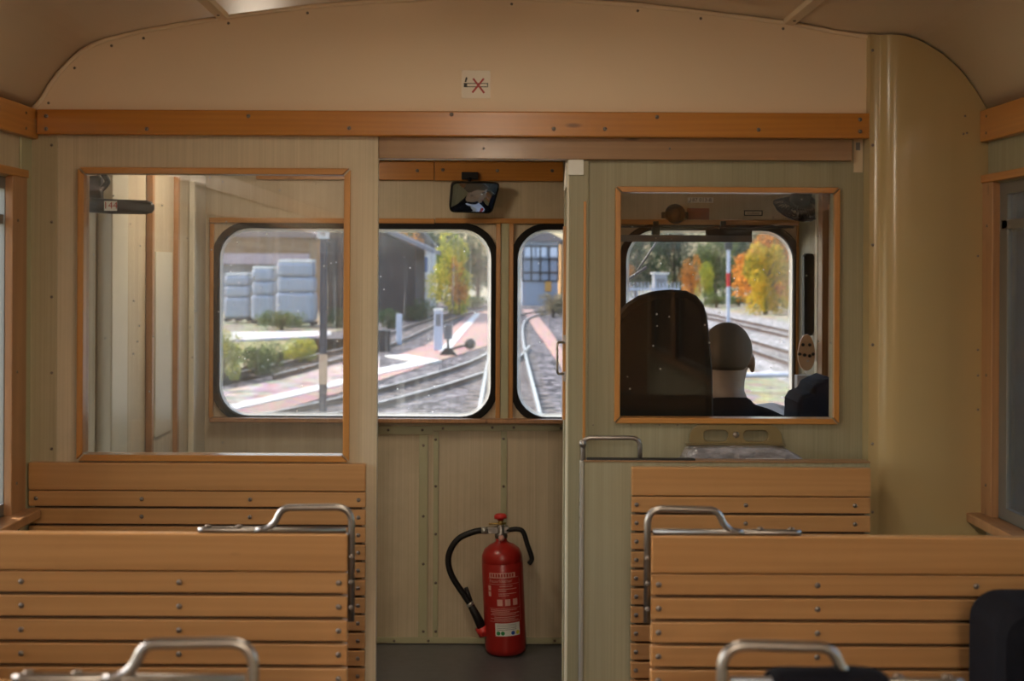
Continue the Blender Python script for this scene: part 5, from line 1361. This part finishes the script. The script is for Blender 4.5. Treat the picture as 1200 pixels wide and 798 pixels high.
for k, (px, yt, w, d, kd) in enumerate(((745, 262, 80, 105, 'dark'), (790, 268, 70, 108, 'dark'), (838, 272, 70, 104, 'mid'), (870, 262, 70, 110, 'dark'), (915, 255, 80, 112, 'mid'), (960, 250, 90, 110, 'dark'), (700, 258, 80, 112, 'mid'))):
    tree_px('tree', 'big %s tree in the wood beyond the right-hand tracks' % ('dark green' if kd == 'dark' else 'lighter green'), 'tree', px, yt, w, d, kd, n=4200, card=0.05, seed=20 + k % 3, group='wood beyond the right-hand tracks')
for k, (px, yt, w, d, kd) in enumerate(((470, 240, 90, 112, 'mid'), (515, 250, 80, 108, 'dark'), (560, 262, 70, 104, 'dark'), (590, 258, 50, 112, 'mid'), (430, 235, 90, 115, 'dark'), (375, 230, 110, 118, 'dark'), (310, 232, 110, 120, 'mid'), (250, 225, 110, 118, 'dark'))):
    tree_px('tree', '%s tree in the distant wood behind barn and shed' % ('dark green' if kd == 'dark' else 'lighter green'), 'tree', px, yt, w, d, kd, n=4200, card=0.05, seed=30 + k % 3, group='wood behind the barn')
tree_px('bush', 'golden-brown bush above the barn roof end', 'bush', 482, 262, 40, 82, 'or', n=2200, card=0.06, seed=41, base=.1)
for k, (px, yb_, w, hp, kd, lb_) in enumerate(((300, 438, 66, 46, 'mid', 'green bush on the verge, middle of the left pane'), (262, 446, 44, 66, 'yg', 'yellow-green bush at the left rim of the left pane'), (352, 424, 46, 34, 'yg', 'yellow-green weeds in front of the pale road'), (330, 385, 70, 26, 'mid', 'low hedge in front of the wrapped pallets'), (395, 382, 50, 26, 'dark', 'dark bush right of the number post'), (225, 440, 60, 80, 'yg', 'tall yellow-green bush left of the left pane rim'),
                                              (455, 385, 40, 30, 'dark', 'dark bush before the barn wall'), (492, 376, 46, 30, 'dark', 'dark green bush below the pale house'), (545, 362, 60, 20, 'mid', 'low bush under the yellow-green tree'), (648, 372, 44, 34, 'br', 'grey-brown bush on the right bank of the near track'), (676, 378, 40, 40, 'br', 'grey-brown bush hidden by the doorway post'), (595, 361, 26, 18, 'mid', 'low bush where the track bends'))):
    g0 = G(px, yb_); d = g0.y; tree('bush', lb_, 'bush', g0.x, d, hp * d / F, w * d / F, kd, n=2600, card=0.055, seed=50 + k, shape='low', base=-0.02)
for k, px in enumerate(range(840, 990, 26)):
    d = 92 + (k % 2) * 4; tree_px('bush', 'low green scrub bush at the foot of the wood past the right-hand tracks', 'bush', px, 340 + (k % 2) * 3, 40, d, 'mid', n=1500, card=0.07, seed=60, shape='low', group='scrub past the right-hand tracks', base=0)
# trees beside the car, side windows only; right row added to block sky light
for k in range(5):
    for s in (-1, 1):
        tree('tree', 'tree beside the line, seen only through side windows, %s' % ('left' if s < 0 else 'right, added to block sky light'), 'tree', (-38 - (k % 2) * 4) if s < 0 else 11.5 + (k % 2), (-24 + k * 13) if s < 0 else -22 + k * 6, 7.5, 8, 'mid' if k % 2 else 'dark', n=3000, card=0.06, seed=70 + k % 2, group='trees beside the line', base=.12)

# wiper outside the driver windscreen
wp = thing('wiper', 'thin windscreen wiper at the upper left of the driver windscreen', 'wiper', P(755, 300, DF + .04)); o0 = Vector(wp.location)
MB().tube([P(770, 283, DF + .07), P(747, 317, DF + .05)], 0.0045).build('arm', M['visor'], wp, origin=o0)
MB().tube([P(718, 341, DF + .045), P(740, 325, DF + .045), P(758, 313, DF + .045)], 0.006).build('blade', M['visor'], wp, origin=o0)

# daylight portals in the car's own window openings (they only guide sky light, they give none)
def portal(x, y, z, w, h, rot):
    l = bpy.data.lights.new('portal', 'AREA'); l.shape = 'RECTANGLE'; l.size = w; l.size_y = h; l.cycles.is_portal = True
    o = bpy.data.objects.new('portal', l); C.objects.link(o); o.location = (x, y, z); o.rotation_euler = rot
for a, b_ in WY + [CABR]:
    portal(XR + 0.06, (a + b_) / 2, (ZS + ZT) / 2, ZT - ZS, b_ - a, (0, R(90), 0))
for a, b_ in WY:
    portal(XL - 0.06, (a + b_) / 2, (ZS + ZT) / 2, ZT - ZS, b_ - a, (0, R(-90), 0))
portal((FXm[0][0] + FXm[-1][1]) / 2, DF + .07, (WZ0 + WZ1) / 2, FXm[-1][1] - FXm[0][0], WZ1 - WZ0, (R(-90), 0, 0))
